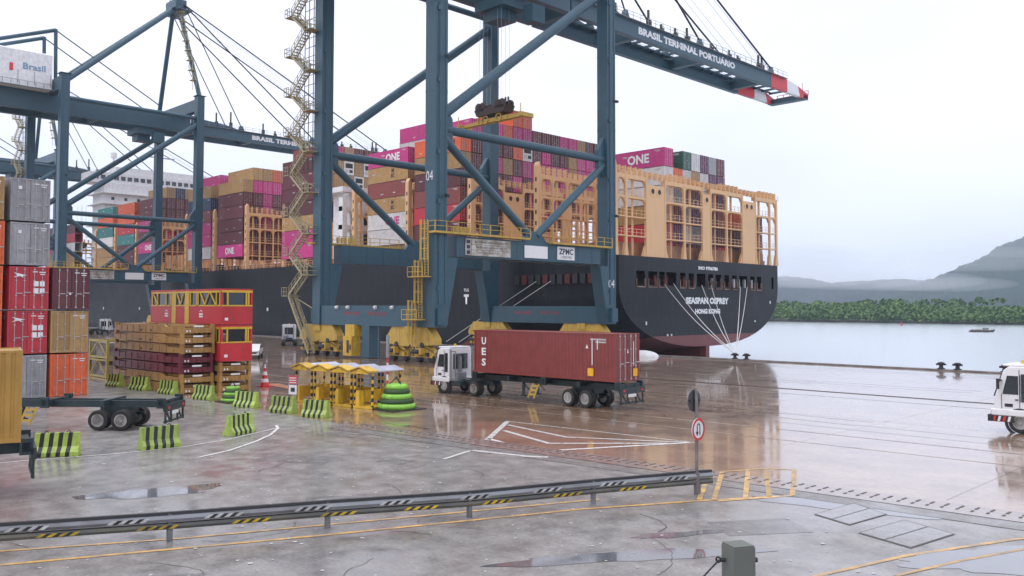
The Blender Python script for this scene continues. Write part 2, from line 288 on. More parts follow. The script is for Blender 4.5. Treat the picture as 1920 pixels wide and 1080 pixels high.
# inspection covers
cov = wet('cover_concrete', (.17,.16,.155), (.27,.255,.245), .95, (.05,.25), .5, 2, .5, thr=(.44,.6), coatb=.4, cb=.2); covd = mat('cover_joint', (.10,.095,.095), .5)
for c4 in (((-12.03,25.07),(-11.85,27.27),(-10.59,26.57),(-10.81,24.6)), ((-10.2,23.9),(-9.9,26.2),(-8.4,25.6),(-8.7,23.4))):
    c = Vector((sum(p[0] for p in c4)/4, sum(p[1] for p in c4)/4))
    g = MB(); g.add([(*(c+(Vector(p)-c)*1.06), .014) for p in c4], [(0,1,2,3)], 1); a = [c+(Vector(p)-c) for p in c4]
    m1, m2 = (a[0]+a[3])/2, (a[1]+a[2])/2; e = (a[3]-a[0])*.02
    g.add([(*a[0], .019), (*a[1], .019), (*(m2-e), .019), (*(m1-e), .019)], [(0,1,2,3)]); g.add([(*(m1+e), .019), (*(m2+e), .019), (*a[2], .019), (*a[3], .019)], [(0,1,2,3)])
    struct(g, 'inspection_cover', [cov, covd])
def puddle(cx, cy, a, b, rot, seed, z=.008):
    rnd = random.Random(seed); g = MB(); n = 48; ph = [rnd.uniform(0, 6.28) for _ in range(6)]; pts = []
    for i in range(n):
        t = 2*math.pi*i/n; k = 1+.18*math.sin(2*t+ph[0])+.14*math.sin(3*t+ph[1])+.09*math.sin(5*t+ph[2])+.06*math.sin(9*t+ph[3])+.04*math.sin(14*t+ph[4])
        x, y = a*k*math.cos(t), b*k*math.sin(t); pts.append((cx+x*math.cos(rot)-y*math.sin(rot), cy+x*math.sin(rot)+y*math.cos(rot)))
    g.add([(x, y, z) for x, y in pts]+[(cx, cy, z)], [(i, (i+1) % n, n) for i in range(n)]); struct(g, 'puddle', [pudd_m])
for a in ((-28.7,12.2,1.9,.85,1.15,1), (-13.2,17.6,2.9,.5,.98,3), (-13.6,20.2,1.2,.28,1.1,7), (-10.6,27.2,3.8,.7,.35,4), (-6.6,24.0,3.0,1.0,.9,6),
          (-44.5,13.5,1.8,1,.4,9), (-26.5,8.5,.9,.2,1,10), (-35.5,28.3,1.6,.2,.1,11), (-8.8,19.2,1.8,.5,1.0,12)): puddle(*a)
# litter: small pale scraps
g = MB()
for i in range(430):
    if i < 260: x, y = random.uniform(-27, -7), random.uniform(4, 24)
    else: x, y = random.uniform(-40, -16), random.uniform(6, 25)
    s_ = random.uniform(.02, .06); a = random.uniform(0, 3.1); c, s2 = math.cos(a)*s_*random.uniform(.8, 1.8), math.sin(a)*s_
    g.add([(x-c, y-s2, .013), (x+s2, y-c, .016), (x+c, y+s2, .014), (x-s2, y+c, .013)], [(0,1,2,3)])
struct(g, 'litter', [mat('pale_scrap', (.55,.53,.5), .6)], kind='stuff')
# water
wm = bpy.data.materials.new('channel_water'); wm.use_nodes = True; t = wm.node_tree; b = t.nodes['Principled BSDF']
b.inputs['Base Color'].default_value = (.3,.36,.4,1); b.inputs['Roughness'].default_value = .2; b.inputs['Coat Weight'].default_value = 1; b.inputs['Coat Roughness'].default_value = .22; b.inputs['Coat IOR'].default_value = 1.6
tc = N(t, 'ShaderNodeTexCoord'); mp = N(t, 'ShaderNodeMapping'); mp.inputs['Scale'].default_value = (.25, .8, 1); n1 = N(t, 'ShaderNodeTexNoise'); n1.inputs['Scale'].default_value = .6; n1.inputs['Detail'].default_value = 6
bp = N(t, 'ShaderNodeBump'); bp.inputs['Strength'].default_value = .35; bp.inputs['Distance'].default_value = .2
L_(t, tc.outputs['Object'], mp.inputs[0]); L_(t, mp.outputs[0], n1.inputs['Vector']); L_(t, n1.outputs['Fac'], bp.inputs['Height']); L_(t, bp.outputs[0], b.inputs['Normal']); L_(t, bp.outputs[0], b.inputs['Coat Normal'])
g = MB(); g.add([(-5000, 91, -2.5), (4000, 91, -2.5), (4000, 508, -2.5), (-5000, 508, -2.5)], [(0,1,2,3)]); struct(g, 'water', [wm])
mud = mat('mud_bank', (.06,.055,.04), .7, scale=.2)
g = MB(); g.add([(-5000, 504, -2.6), (4000, 504, -2.6), (4000, 507, -1.9), (-5000, 507, -1.9), (4000, 4500, -1.5), (-5000, 4500, -1.5)], [(0,1,2,3), (3,2,4,5)]); struct(g, 'far_bank', [mud])
# mangrove belt on the far bank: leaf-clump crowns, one mass
fol = bpy.data.materials.new('mangrove_leaves'); fol.use_nodes = True; t = fol.node_tree; b = t.nodes['Principled BSDF']; b.inputs['Roughness'].default_value = .7
at = N(t, 'ShaderNodeAttribute', attribute_name='tone'); tr = N(t, 'ShaderNodeValToRGB'); tr.color_ramp.elements[0].color = (.04,.085,.025,1); tr.color_ramp.elements[1].color = (.12,.2,.035,1)
e_ = tr.color_ramp.elements.new(.5); e_.color = (.05,.115,.022,1); L_(t, at.outputs['Fac'], tr.inputs[0]); L_(t, tr.outputs[0], b.inputs['Base Color'])
g = MB(); tone = []; rnd = random.Random(3)
def crown(x, y, z, rx, rz, k, tn, fs=1.1):
    for _ in range(k):
        a, el, q = rnd.uniform(0, 6.283), math.asin(rnd.uniform(-.7, 1)), rnd.uniform(.6, 1)**.5
        p = Vector((x+rx*q*math.cos(a)*math.cos(el), y+rx*q*math.sin(a)*math.cos(el), z+rz*q*math.sin(el)))
        u1 = Vector((rnd.gauss(0,1), rnd.gauss(0,1), rnd.gauss(0,1))).normalized(); u2 = u1.orthogonal().normalized(); s1 = fs*rnd.uniform(.5, 1.2)
        g.add([p-u1*s1, p-u2*s1*.8, p+u1*s1, p+u2*s1*.8], [(0,1,2,3)]); tone.extend([min(1, max(0, tn+rnd.uniform(-.15, .15)))]*4)
for i in range(1700):
    x = rnd.uniform(-400, 60); y = 507+rnd.uniform(0, 1)**1.4*55; h = (4.5+5.0*min(1, (y-505)/18))*rnd.uniform(.85, 1.15)*(1.12 if x < -190 else .95)
    crown(x, y, h*.5-2, rnd.uniform(3, 6.0), h*.5, 44, rnd.choice((.35, .45, .55, .6, .7, .85)), .95)
for i in range(70):
    x = rnd.uniform(-400, 60); y = rnd.uniform(530, 570); crown(x, y, rnd.uniform(8, 10.5), rnd.uniform(1.8, 4.2), 1.6, 40, rnd.choice((.2, .4, .6)))
me_o = struct(g, 'mangrove_trees', [fol], kind='stuff'); at_ = me_o.data.attributes.new('tone', 'FLOAT', 'POINT'); at_.data.foreach_set('value', tone)
# hills
hm = mat('forested_hill', (.010,.022,.026), .85, var=.5, scale=.02, c2=(.016,.032,.03))
from mathutils import noise as mn
def wdir(px, D): 
    v = fw*1+r_*((px-933.75)/FPX); v.z = 0; v.normalize(); return v*D
def hill(prof, D, depth, name, seed):                # prof: [(pixel column, height m)] of the crest seen at distance D
    g = MB(); cols, rows = 260, 30; vs = []
    for i in range(cols+1):
        u = i/cols*(len(prof)-1); k = min(int(u), len(prof)-2); f = u-k; px = prof[k][0]*(1-f)+prof[k+1][0]*f; h = prof[k][1]*(1-f)+prof[k+1][1]*f
        for j in range(rows+1):
            s = j/rows*2-1; p = wdir(px, D+s*depth); q = Vector((p.x*.004, p.y*.004, seed))
            z = h*(math.cos(s*math.pi/2)**.8 if abs(s) < 1 else 0)*(1+.35*(1-abs(s))*0+.22*mn.noise(q*1.0)+.10*mn.noise(q*3))+h*.05*mn.noise(q*9)+3.5*mn.noise(q*22)+3*mn.noise(q*47)
            vs.append((p.x, p.y, z-2))
    g.add(vs, [(i*(rows+1)+j, (i+1)*(rows+1)+j, (i+1)*(rows+1)+j+1, i*(rows+1)+j+1) for i in range(cols) for j in range(rows)])
    struct(g, name, [hm], smooth=True)
hill([(1540,4),(1620,22),(1690,50),(1750,66),(1800,92),(1850,116),(1920,146),(1990,168),(2080,185),(2200,190),(2350,140)], 2100, 600, 'hill', 1.3)
hill([(1250,50),(1350,84),(1420,100),(1480,104),(1560,88),(1640,98),(1700,94),(1760,78),(1820,60),(1950,50)], 3000, 500, 'hill', 5.1)
# ---------------------------------------------------------------- container meshes
def corr(g, x0, x1, y, z0, z1, sgn, axis='x', mi=0, pitch=.28, dep=.036):
    n = max(2, round((x1-x0)/pitch)); w_ = (x1-x0)/n; pts = []
    for i in range(n):
        a = x0+i*w_; pts += [(a, 0), (a+w_*.25, 0), (a+w_*.38, dep), (a+w_*.62+.0*w_, dep), (a+w_*.75, 0)]
    pts.append((x1, 0)); vs = []
    for (a, d) in pts:
        for z in (z0, z1): vs.append((a, y-sgn*d, z) if axis == 'x' else (y-sgn*d, a, z))
    g.add(vs, [(2*i, 2*i+2, 2*i+3, 2*i+1) for i in range(len(pts)-1)], mi)
def cbody(L=12.19, H=2.85, doors=True, corrug=True, W=2.44):
    """aft end at x=0, body runs to x=-L, y centred, base at z=0; slots: 0 paint 1 fittings"""
    g = MB(); h = W/2; c = .12
    for x in (0, -L+c):
        for y in (-h, h-c): g.box(x-(c if x == 0 else 0), x+(0 if x == 0 else c), y, y+c, 0, H, 0)
    for y in (-h+.004, h-.064):
        g.box(-L+c, -c, y, y+.06, .0, .14, 0); g.box(-L+c, -c, y, y+.06, H-.08, H-.002, 0)
    for x in (-.064, -L+.004):
        g.box(x, x+.06, -h+c, h-c, 0, .15, 0); g.box(x, x+.06, -h+c, h-c, H-.11, H-.002, 0)
    for x in (-.0, -L):
        for y in (-h, h):
            for z in (0, H):
                xx = x-.09 if x == 0 else x+.09; yy = y+.08 if y < 0 else y-.08; zz = z+.055 if z == 0 else z-.055
                g.box(xx-.095, xx+.095, yy-.085, yy+.085, zz-.061, zz+.061, 1 if False else 0)
    corr(g, -L+c, -c, -h+.012, .14, H-.08, -1); corr(g, -L+c, -c, h-.012, .14, H-.08, 1)
    corr(g, -h+c, h-c, -L+.03, .15, H-.11, -1, 'y')
    vs = []; n = int(L/.5); 
    g.add([(-L+.06, -h+.06, H-.03), (-.06, -h+.06, H-.03), (-.06, h-.06, H-.03), (-L+.06, h-.06, H-.03)], [(0,1,2,3)])
    g.add([(-L+.06, -h+.06, .1), (-.06, -h+.06, .1), (-.06, h-.06, .1), (-L+.06, h-.06, .1)], [(0,1,2,3)])
    for s in (-1, 1):
        for a, b, z in ((-1.9,-.7,2.46), (-1.5,-.7,2.3)): g.box(a, b, s*(h-.008)-.006, s*(h-.008)+.006, z, z+.1, 1)
    if doors: door_end(g, h, H)
    return g
def door_end(g, h, H, x=-.03, rodx=.035):
    for s in (-1, 1):
        y0, y1 = (-h+.13, -.012) if s < 0 else (.012, h-.13)
        g.box(x-.05, x, y0, y1, .16, H-.12, 0)
        for k in range(3): z = .35+k*(H-.6)/3; g.box(x, x+.014, y0+.07, y1-.07, z, z+(H-.6)/3-.22, 0)
        for f in (.28, .74):
            y = y0+(y1-y0)*f; g.box(x+.014, x+.014+rodx, y-.022, y+.022, .05, H-.03, 1)
            for z in (.12, .9, 1.9, H-.2): g.box(x+.01, x+.055, y-.06, y+.06, z, z+.05, 1)
        yh = (y0+y1)/2; g.box(x+.05, x+.07, y0+(y1-y0)*.28, y0+(y1-y0)*.28+.42, 1.0, 1.04, 1)
def reefer():
    g = MB(); c = cbody(doors=False); g.v, g.f, g.m = c.v, c.f, c.m; H = 2.85; h = 1.22
    g.box(-.07, -.02, -h+.12, h-.12, .15, H-.1, 0); g.box(-.02, .0, -.9, .9, 1.45, 2.45, 1)
    g.tube((-.02, 0, 1.95), (.03, 0, 1.95), .42, 16, 1); g.box(-.02, .01, -.95, -.1, .45, 1.2, 2); g.box(-.02, .008, .1, .9, .5, 1.1, 1)
    return g
mc = cbody().mesh('ship_container', [M['K'], rod]); mc20 = cbody(L=6.06).mesh('ship_container', [M['K'], rod]); mr_ = reefer().mesh('ship_container', [M['F'], dark, rod])
mcs = []
for sd_ in range(4):
    g = cbody(); r5 = random.Random(sd_)
    for k in range(5): y, z, a, b = r5.uniform(-1, .9), r5.uniform(.4, 2.6), r5.uniform(.05, .22), r5.uniform(.04, .14); g.box(.015, .05, y, y+a, z, z+b, 1)
    for k in range(2): x, z, a, b = r5.uniform(-11, -1), r5.uniform(.5, 2.4), r5.uniform(.2, .9), r5.uniform(.1, .3); g.box(x, x+a, -1.232, -1.212, z, z+b, 1)
    mcs.append(g.mesh('ship_container', [M['K'], rod]))
mcp = cbody(doors=False).mesh('ship_container', [M['K'], rod])
one_tx = {}
def lettering_mesh(body, w_, h_, m, bold=.035):
    if (body, m.name) not in one_tx:
        o = txt(body, (0,0,0), '-Y', h_, w_, m, None, 'lettering', bold); one_tx[(body, m.name)] = o.data; bpy.data.objects.remove(o)
    return one_tx[(body, m.name)]
dkl = mat('dark_lettering', (.03,.03,.06), .5); mgl = mat('magenta_lettering', (.5,.03,.2), .5); yell = mat('yellow_label', (.8,.42,.02), .5)
CN = dict(K='maroon', B='brownish red', M='magenta', R='red', O='orange', T='tan', W='white', G='dark green', N='navy blue', P='plum', Y='grey', E='teal', F='white refrigerated')
ORD = ['', 'first', 'second', 'third', 'fourth', 'fifth', 'sixth', 'seventh', 'eighth', 'ninth', 'tenth', 'eleventh', 'twelfth', 'thirteenth', 'fourteenth', 'fifteenth', 'sixteenth', 'seventeenth', 'eighteenth']
ROWP, TH = 2.5, 2.95
nsc = 0
def ship_box(xa, row, tier, c, base, bayname, y0=97.4, logo=None, short=False, lx=0, plain=False):
    """row 1 is nearest the quay, tier 1 the lowest"""
    global nsc
    me = mr_ if c == 'F' else (mc20 if short else (mcp if plain else random.choice(mcs)))
    o = bpy.data.objects.new('ship_container', me); col.objects.link(o); nsc += 1
    if c != 'F':
        s = o.material_slots[0]; s.link = 'OBJECT'; s.material = M[c]
    o.location = (xa+random.uniform(-.04, .04), y0+(row-1)*ROWP+random.uniform(-.03, .03), base+(tier-1)*TH)
    tag(o, f"{CN[c]} container, {ORD[tier]} tier up, {ORD[row]} row from the quay, {bayname}", 'container', 'containers stacked on the ship')
    if logo:
        t_, w_, h_, m = logo; q = bpy.data.objects.new('lettering', lettering_mesh(t_, w_, h_, m)); col.objects.link(q); q.parent = o; q.location = (-6.1+lx, -1.245, 1.45)
        o['label'] = f"{CN[c]} container with {'pale' if m is letter else 'dark'} letters on its side, {ORD[tier]} tier up, {bayname}"
    return o
ONE = ('ONE', 4.2, 1.5, letter); ONEm = ('ONE', 4.2, 1.5, mgl); MS = ('M\nSC', 1.1, 1.7, dkl); HL = ('Hapag-Lloyd', 7.5, 1.3, dkl)
def bay(xa, cols, base, name, y0=97.4, r0=1, skip=0, **k):
    """cols: list of strings, each a row from the quay side outward, letters from the lowest tier up ('.' empty)"""
    for i, s in enumerate(cols):
        for j, c in enumerate(s):
            if c != '.' : ship_box(xa, r0+i, j+1, c, base, name, y0, **k)
def rs(n, al='KKKBMMRTP'): return ''.join(random.choice(al) for _ in range(n))
# bay 1 by the stern, behind the first lashing bridge
B1 = 'behind the stern lashing bridge'; x1 = -77.0
ship_box(x1, 5, 6, 'M', 13.3, B1, 102.5, logo=ONE, lx=1.2); ship_box(x1, 5, 5, 'W', 13.3, B1, 102.5)
bay(x1, ['RRTW', 'BPKY', 'KWYB', 'KYPK', 'RBNW', 'KPKB', 'RKBP'], 13.3, B1, y0=102.5, r0=5)
for r, a, b in ((6, 'O', '.'), (7, 'W', 'G'), (8, 'T', 'W'), (9, 'W', 'P'), (10, 'P', 'Y'), (11, 'P', 'K')):
    ship_box(x1, r, 5, a, 13.3, B1, 102.5)
    if b != '.': ship_box(x1, r, 6, b, 13.3, B1, 102.5)
bay(x1, ['TKO', 'KPO', 'KBK', 'RKP', 'TBK'], 13.3, B1, y0=102.5, r0=12)
# bay 3 (bay 2 is empty above deck)
B3 = 'behind the third lashing bridge'
bay(-107.2, ['KRBKTO', '.KBKKKM', '.KKMKKM', '.KMKMKM', '.RTKTKO', '.KTMKOMO', '.KKKMFMO', '.KMMMKK', '.MKMMMK', '.KMKMKK', '.KKMMKM', '..KTTTM', '..MKMMT', '..KMMMK', '..KMKMK'], 17.6, B3)
for o in bpy.data.objects:
    if o.get('label', '').startswith('orange container, sixth tier up, first row'): 
        q = bpy.data.objects.new('lettering', lettering_mesh(*HL)); col.objects.link(q); q.parent = o; q.location = (-5.2, -1.245, 1.45)
        o['label'] = 'orange container with dark letters, top of the first row behind the third lashing bridge'
# bay 4
B4 = 'behind the fourth lashing bridge'
for j, (c, lg) in enumerate((('W', None), ('W', ONEm), ('T', MS), ('B', None), ('T', MS), ('M', ONE))): ship_box(-122.9, 1, j+1, c, 17.6, B4, 98.7, logo=lg, lx=1.6)
bay(-122.9, ['....BK', '....KR'], 17.6, B4, y0=98.7, r0=2); ship_box(-122.9, 4, 6, 'R', 17.6, B4, 98.7); ship_box(-122.9, 4, 7, 'W', 17.6, B4, 98.7); ship_box(-122.9, 4, 8, 'M', 17.6, B4, 98.7)
# bay 6 ahead of the white engine casing
B6 = 'ahead of the white casing'
bay(-152, ['MMTKKKK', '....TTTB', '....TTTM', '...KFTFT', '...KTFTK', '....KTFK'], 16.2, B6, y0=97.4)
# bay 8
B8 = 'left of the stair tower'
bay(-181.2, ['.KKKKT', 'KKKKKMT', 'KKMMMMT', 'KKKKKMO', 'KKMKMKF', '....KMT', '....KKK'], 17.6, B8)
ship_box(-181.2, 1, 1, 'M', 17.6, B8, 97.4, logo=ONE, lx=0)
B9 = 'left of the lettered bay'
bay(-197.0, ['WMMBNT', '....KTM'], 17.6, B9)
B10 = 'framed by left crane braces'
bay(-227.8, ['NMKMKK', '.KMTKKT', '.KKTKKN', '.MKKKKT'], 17.6, B10)
for o in list(bpy.data.objects):
    if o.get('label', '').startswith('magenta container, second tier up, first row') and 'braces' in o['label']:
        q = bpy.data.objects.new('lettering', lettering_mesh(*ONE)); col.objects.link(q); q.parent = o; q.location = (-5.5, -1.245, 1.45)
        o['label'] = 'magenta container with pale letters, second tier up, framed by left crane braces'
B11 = 'beyond the braced bay'
bay(-243, ['KKEROO', '....KO'], 17.6, B11)
B12 = 'just aft of the deckhouse'
bay(-258.5, ['TTWEOE', 'KKKKON', '..MKER'], 17.6, B12)
B13 = 'just ahead of the deckhouse'
bay(-290, ['TTWRK'], 17.6, B13, plain=True)
bay(-306, ['OTRMK'], 17.6, 'far ahead of the deckhouse', plain=True)

# ---------------------------------------------------------------- the ship
SO = (-74.5, 119.2, 0)
ship = empty('container_ship', SO, 'long black-hulled container ship with beige lashing bridges moored along the quay', 'ship', org=SO)
yc = 119.2
def section(x):
    d = -74.5-x; f = min(1, d/45); hb = 22.6+1.3*min(1, d/30)
    zc = .1-9*f**1.2; zs = 9.5-15*f**1.3; ex = 2.3+3.5*f
    if x < -370: k = (x+370)/-42; hb *= max(.03, (1-k**1.8)); 
    zt = 13.5+1.0*min(1, d/45)
    pts = []
    for i in range(25):
        a = math.pi*(i/24)-math.pi/2; s, c = math.sin(a), math.cos(a)
        y = yc+hb*math.copysign(abs(s)**(2/ex), s); z = zs-(zs-zc)*abs(c)**(2/ex); pts.append((y, z))
    return [(yc-hb, zt)]+[(yc-hb, zs+(zt-zs)*.5)]+pts+[(yc+hb, zs+(zt-zs)*.5)]+[(yc+hb, zt)]
g = MB(); xs = [-74.5,-77,-80,-84,-89,-95,-102,-110,-120,-140,-180,-240,-300,-350,-370,-380,-390,-400,-406,-410,-412]
secs = [section(x) for x in xs]; n = len(secs[0])
g.add([(x, y, z) for x, s in zip(xs, secs) for y, z in s], [(i*n+j, (i+1)*n+j, (i+1)*n+j+1, i*n+j+1) for i in range(len(xs)-1) for j in range(n-1)])
for k, f in enumerate(g.f): g.m[k] = 1 if max(g.v[i][2] for i in f) < 1.9 else 0
# deck
for i in range(len(xs)-1):
    a, b = secs[i], secs[i+1]; g.add([(xs[i], a[0][0], a[0][1]), (xs[i+1], b[0][0], b[0][1]), (xs[i+1], b[-1][0], b[-1][1]), (xs[i], a[-1][0], a[-1][1])], [(0,1,2,3)], 2)
# transom plate with real mooring openings
sec = section(-74.5); H0, H1 = 9.4, 11.4; YL, YR = sec[0][0], sec[-1][0]
hz = [(100.6,102.6),(103.5,105.6),(106.2,107.6),(108.0,110.6),(111.6,113.0),(113.9,115.4),(116.2,118.6),(119.4,120.8),(121.6,123.2),(124.2,125.6),(126.6,128.0),(128.8,131.4),(132.4,133.8),(134.6,136.0),(139.6,140.3)]
X_ = -74.5
g.add([(X_, YL, H1), (X_, YR, H1), (X_, YR, 13.5), (X_, YL, 13.5)], [(0,1,2,3)], 0)
ed = YL
for a, b in hz+[(YR, YR)]:
    g.add([(X_, ed, H0), (X_, a, H0), (X_, a, H1), (X_, ed, H1)], [(0,1,2,3)], 0); ed = b
low = [(y, z) for y, z in sec if z < H0]
poly = [(YL, H0)]+low+[(YR, H0)]
c0 = (X_, yc, H0-.01); vs = [(X_, y, z) for y, z in poly]; mtop = [z < 1.9 for y, z in poly]
for i in range(len(poly)-1):
    p, q = poly[i], poly[i+1]
    if max(p[1], q[1]) < 3.0:
        za = 1.9; g.add([(X_, p[0], p[1]), (X_, q[0], q[1]), (X_, q[0], max(za, q[1])), (X_, p[0], max(za, p[1]))], [(0,1,2,3)], 1)
        g.add([(X_, p[0], max(za, p[1])), (X_, q[0], max(za, q[1])), (X_, q[0], H0), (X_, p[0], H0)], [(0,1,2,3)], 0)
    else: g.add([(X_, p[0], p[1]), (X_, q[0], q[1]), (X_, q[0], H0), (X_, p[0], H0)], [(0,1,2,3)], 0)
# mooring deck inside
g.box(-84, -75, YL+.5, YR-.5, 9.1, 9.35, 3); g.add([(-84, YL+.5, 9), (-84, YR-.5, 9), (-84, YR-.5, 11.6), (-84, YL+.5, 11.6)], [(0,1,2,3)], 3)
hull = g.build('hull', [hullm, boot, mat('deck_paint', (.16,.06,.04), .6, scale=.5), mat('mooring_deck_paint', (.07,.04,.035), .7)], ship)
bpy.context.view_layer.update()
g = MB()
for a, b in hz[:-1]:
    if 1.2 < b-a < 2.3:
        for (y0, y1, z0, z1) in ((a-.12, a, H0-.25, H0+.95), (b, b+.12, H0-.25, H0+.95), (a-.12, b+.12, H0-.35, H0-.25)): g.box(X_-.2, X_+.12, y0+.1, y1-.1 if y1-y0 > 1 else y1+.02, z0, z1, 0)
g.build('fairlead_frames', [mat('fairlead_paint', (.42,.25,.17), .6, c2=(.2,.08,.06), scale=2)], ship)
g = MB(); rm_ = random.Random(4)
for y in (107, 110, 114.6, 117.5, 123, 126, 129.5, 131, 133, 135.3):
    g.tube((-76.5, y-.7, 9.9), (-76.5, y+.7, 9.9), .45, 10, 0); g.box(-76.2, -75.8, y-.25, y+.25, 9.35, 10.9, 1 if y > 121 else 2)
g.box(-77.5, -76.5, 104, 136, 9.35, 9.5, 2); g.build('mooring_winches', [dark, letter, mat('winch_red', (.2,.04,.03), .6)], ship)
for y, z, h_ in ((102.9, 3.6, .5), (108.2, 1.9, .3), (109.2, 1.9, .3), (139.0, 6.8, .5), (133.8, 3.7, .3)):
    g = MB(); g.box(X_, X_+.05, y-.14, y+.14, z, z+h_); g.build('draught_mark', [letter], ship)
txt('SEASPAN OSPREY', (X_+.03, 119.2, 7.2), '+X', 1.05, 12.4, letter, hull, 'ship_name', .06); txt('HONG KONG', (X_+.03, 119.2, 5.55), '+X', .8, 7.2, letter, hull, 'home_port', .06)
txt('IMO 9706786', (X_+.03, 119.4, 12.3), '+X', .58, 5.6, letter, hull, 'hull_number', .05)
g = MB(); g.box(-90, -75.4, 118.5, 120.0, -6, 0.6); g.box(-79.5, -74.6, 118.75, 119.75, -6, .5); g.build('rudder', [boot], ship)
# hull side details: openings near the stern and marks
g = MB()
for i in range(11):
    x = -78.6-i*1.45; g.box(x-.5, x+.5, 95.3+.0*i, 95.62 if i > 5 else 96.2, 9.6, 11.0, 0 if i % 3 else 1)
g.build('side_openings', [dark, mat('opening_rust', (.10,.02,.015), .6)], ship)
g = MB()
for x in (-300,-262,-236,-228,-190,-168,-140,-126,-112): g.box(x-.25, x+.25, 95.2, 95.32, 5.2, 5.9)
g.build('hull_marks', [letter], ship)
txt('T', (-104.6, 95.25, 7.4), '-Y', 1.6, 1.2, letter, ship, 'tug_mark', .06); txt('TUG', (-104.6, 95.24, 8.9), '-Y', .5, 1.2, letter, ship, 'tug_mark', .03)
# deck edge: coamings, rails and vents
g = MB(); 
for k in range(170):
    x = -112-k*1.5
    if x < -370: break
    g.box(x-.04, x+.04, 95.5, 95.58, 14.4, 15.5)
g.box(-370, -112, 95.5, 95.57, 15.45, 15.52); g.box(-370, -112, 95.5, 95.57, 14.95, 15.0)
g.build('deck_railing', [beige], ship)
g = MB(); g.box(-262, -76.5, 97.8, 141, 13.6, 14.4, 0); g.box(-370, -76.6, 98.2, 140.6, 14.4, 15.6, 0)
for k in range(60):
    x = -112-k*4.3+random.uniform(-.8, .8)
    if x > -365: g.box(x, x+random.uniform(.5, 1.6), 96.2, 97.6, 14.4, 15.3+random.random(), random.choice((0, 0, 1)))
g.build('hatch_coamings', [mat('coaming_paint', (.45,.25,.15), .6, c2=(.25,.11,.07), scale=.8), dark], ship)
# lashing bridge mesh (local: y absolute, z 0 = deck, height 12.2)
def bridge_mb(H=12.0, panels=[(103.2,108.2), (118.1,120.7), (130.2,134.8)], posts=[(98.3,98.75), (113.0,113.4), (125.2,125.6), (139.4,139.8)]):
    g = MB(); y0, y1 = 96.0, 142.2; t0, t1 = -.45, .45
    lv = [2.9, 5.7, 8.5]
    sol = sorted(panels+posts+[(96.0,96.5), (141.7,142.2)])
    for a, b in panels:
        g.box(t0+.55, t1, a+.25, b-.25, 0, H-1.2); g.box(t0+.58, t1+.06, a, a+.28, 0, H-.0); g.box(t0+.58, t1+.06, b-.28, b, 0, H-.0)
        g.prism([(a-.7, 0), (a, 0), (a, 1.6)], 0, .0, .42); g.prism([(b+.7, 0), (b, 0), (b, 1.6)], 0, .0, .42)
        for c in ((a+b)/2,) if b-a < 3 else ((a*2+b)/3, (a+b*2)/3):
            g.ring((t1+.01, c, H-2.1), 0, .72, .42, -.03, .05, 14); g.tube((t1+.004, c, H-2.1), (t1+.012, c, H-2.1), .44, 14, 1)
    for a, b in posts+[(96.0,96.5), (141.7,142.2)]:
        g.box(t0+.6, t1+.03, a, b, 0, H); g.prism([(a-.3, 0), (b+.3, 0), (b, 1.8), (a, 1.8)], 0, .0, .46)
    ops = [(sol[i][1], sol[i+1][0]) for i in range(len(sol)-1)]
    for a, b in ops:
        for k, z in enumerate(lv):
            g.box(t0, t1, a, b, z-.09, z+.09 if k < 2 else z+.22)
            for zz in (z+.55, z+1.05): g.box(t1-.06, t1-.02, a, b, zz-.03, zz+.03)
            nn = max(2, int((b-a)/1.1))
            for i in range(1, nn): yy = a+(b-a)*i/nn; g.box(t1-.07, t1-.02, yy-.03, yy+.03, z, z+1.05)
        for zt in (lv[2]-.1, H-.75):          # rounded upper corners of the openings
            for s, yy in ((1, a), (-1, b)): g.prism([(yy, zt), (yy+s*.75, zt), (yy+s*.25, zt-.22), (yy, zt-.75)], 0, .02, .4)
        g.box(t0, t1, a, b, H-.75, H-.15)
        nn = max(2, int((b-a)/2.3))
        for i in range(1, nn): yy = a+(b-a)*i/nn; g.box(t0, t0+.25, yy-.18, yy+.18, lv[2], H-.7)
        for i in range(1, nn): yy = a+(b-a)*i/nn; g.box(t0, t0+.2, yy-.12, yy+.12, 0, lv[2])
    yy = y0
    while yy < y1+.1:                          # spikes (lashing posts) along the top
        g.box(t0+.1, t1-.1, yy-.09, yy+.09, H-.2, H+.75+.35*(int(yy*3) % 2)); g.box(t1-.12, t1-.04, yy+.9, yy+.98, H-.2, H+.7); yy += 1.27*1.0
    for zz in (H+.3, H+.72): g.box(t1-.1, t1-.05, y0, y1, zz-.03, zz+.03)
    g.box(t0, t1, y0-.25, y0+.35, 0, H+1.1); g.prism([(y0-.25, H+1.1), (y0+.35, H+1.1), (y0+.1, H+1.7)], 0, t0, t1)
    for k in range(7): g.box(-.16, .16, y0-.26, y0-.24, 1.2+k*1.6, 1.8+k*1.6, 1)
    return g
bm_ = bridge_mb().mesh('lashing_bridge', [beige, dark]); bm2 = bridge_mb(panels=[(109.3,111.2), (122.1,124.7)], posts=[(99.0,99.3), (102.4,102.7), (105.8,106.1), (114.4,114.8), (118.2,118.6), (129,129.4), (134,134.4), (138,138.4)]).mesh('lashing_bridge', [beige, dark]); bl = 'beige steel lashing bridge standing across the deck, '
bn = ['at the very stern', 'second from the stern', 'third from the stern', 'fourth from the stern', 'ahead of the fourth']
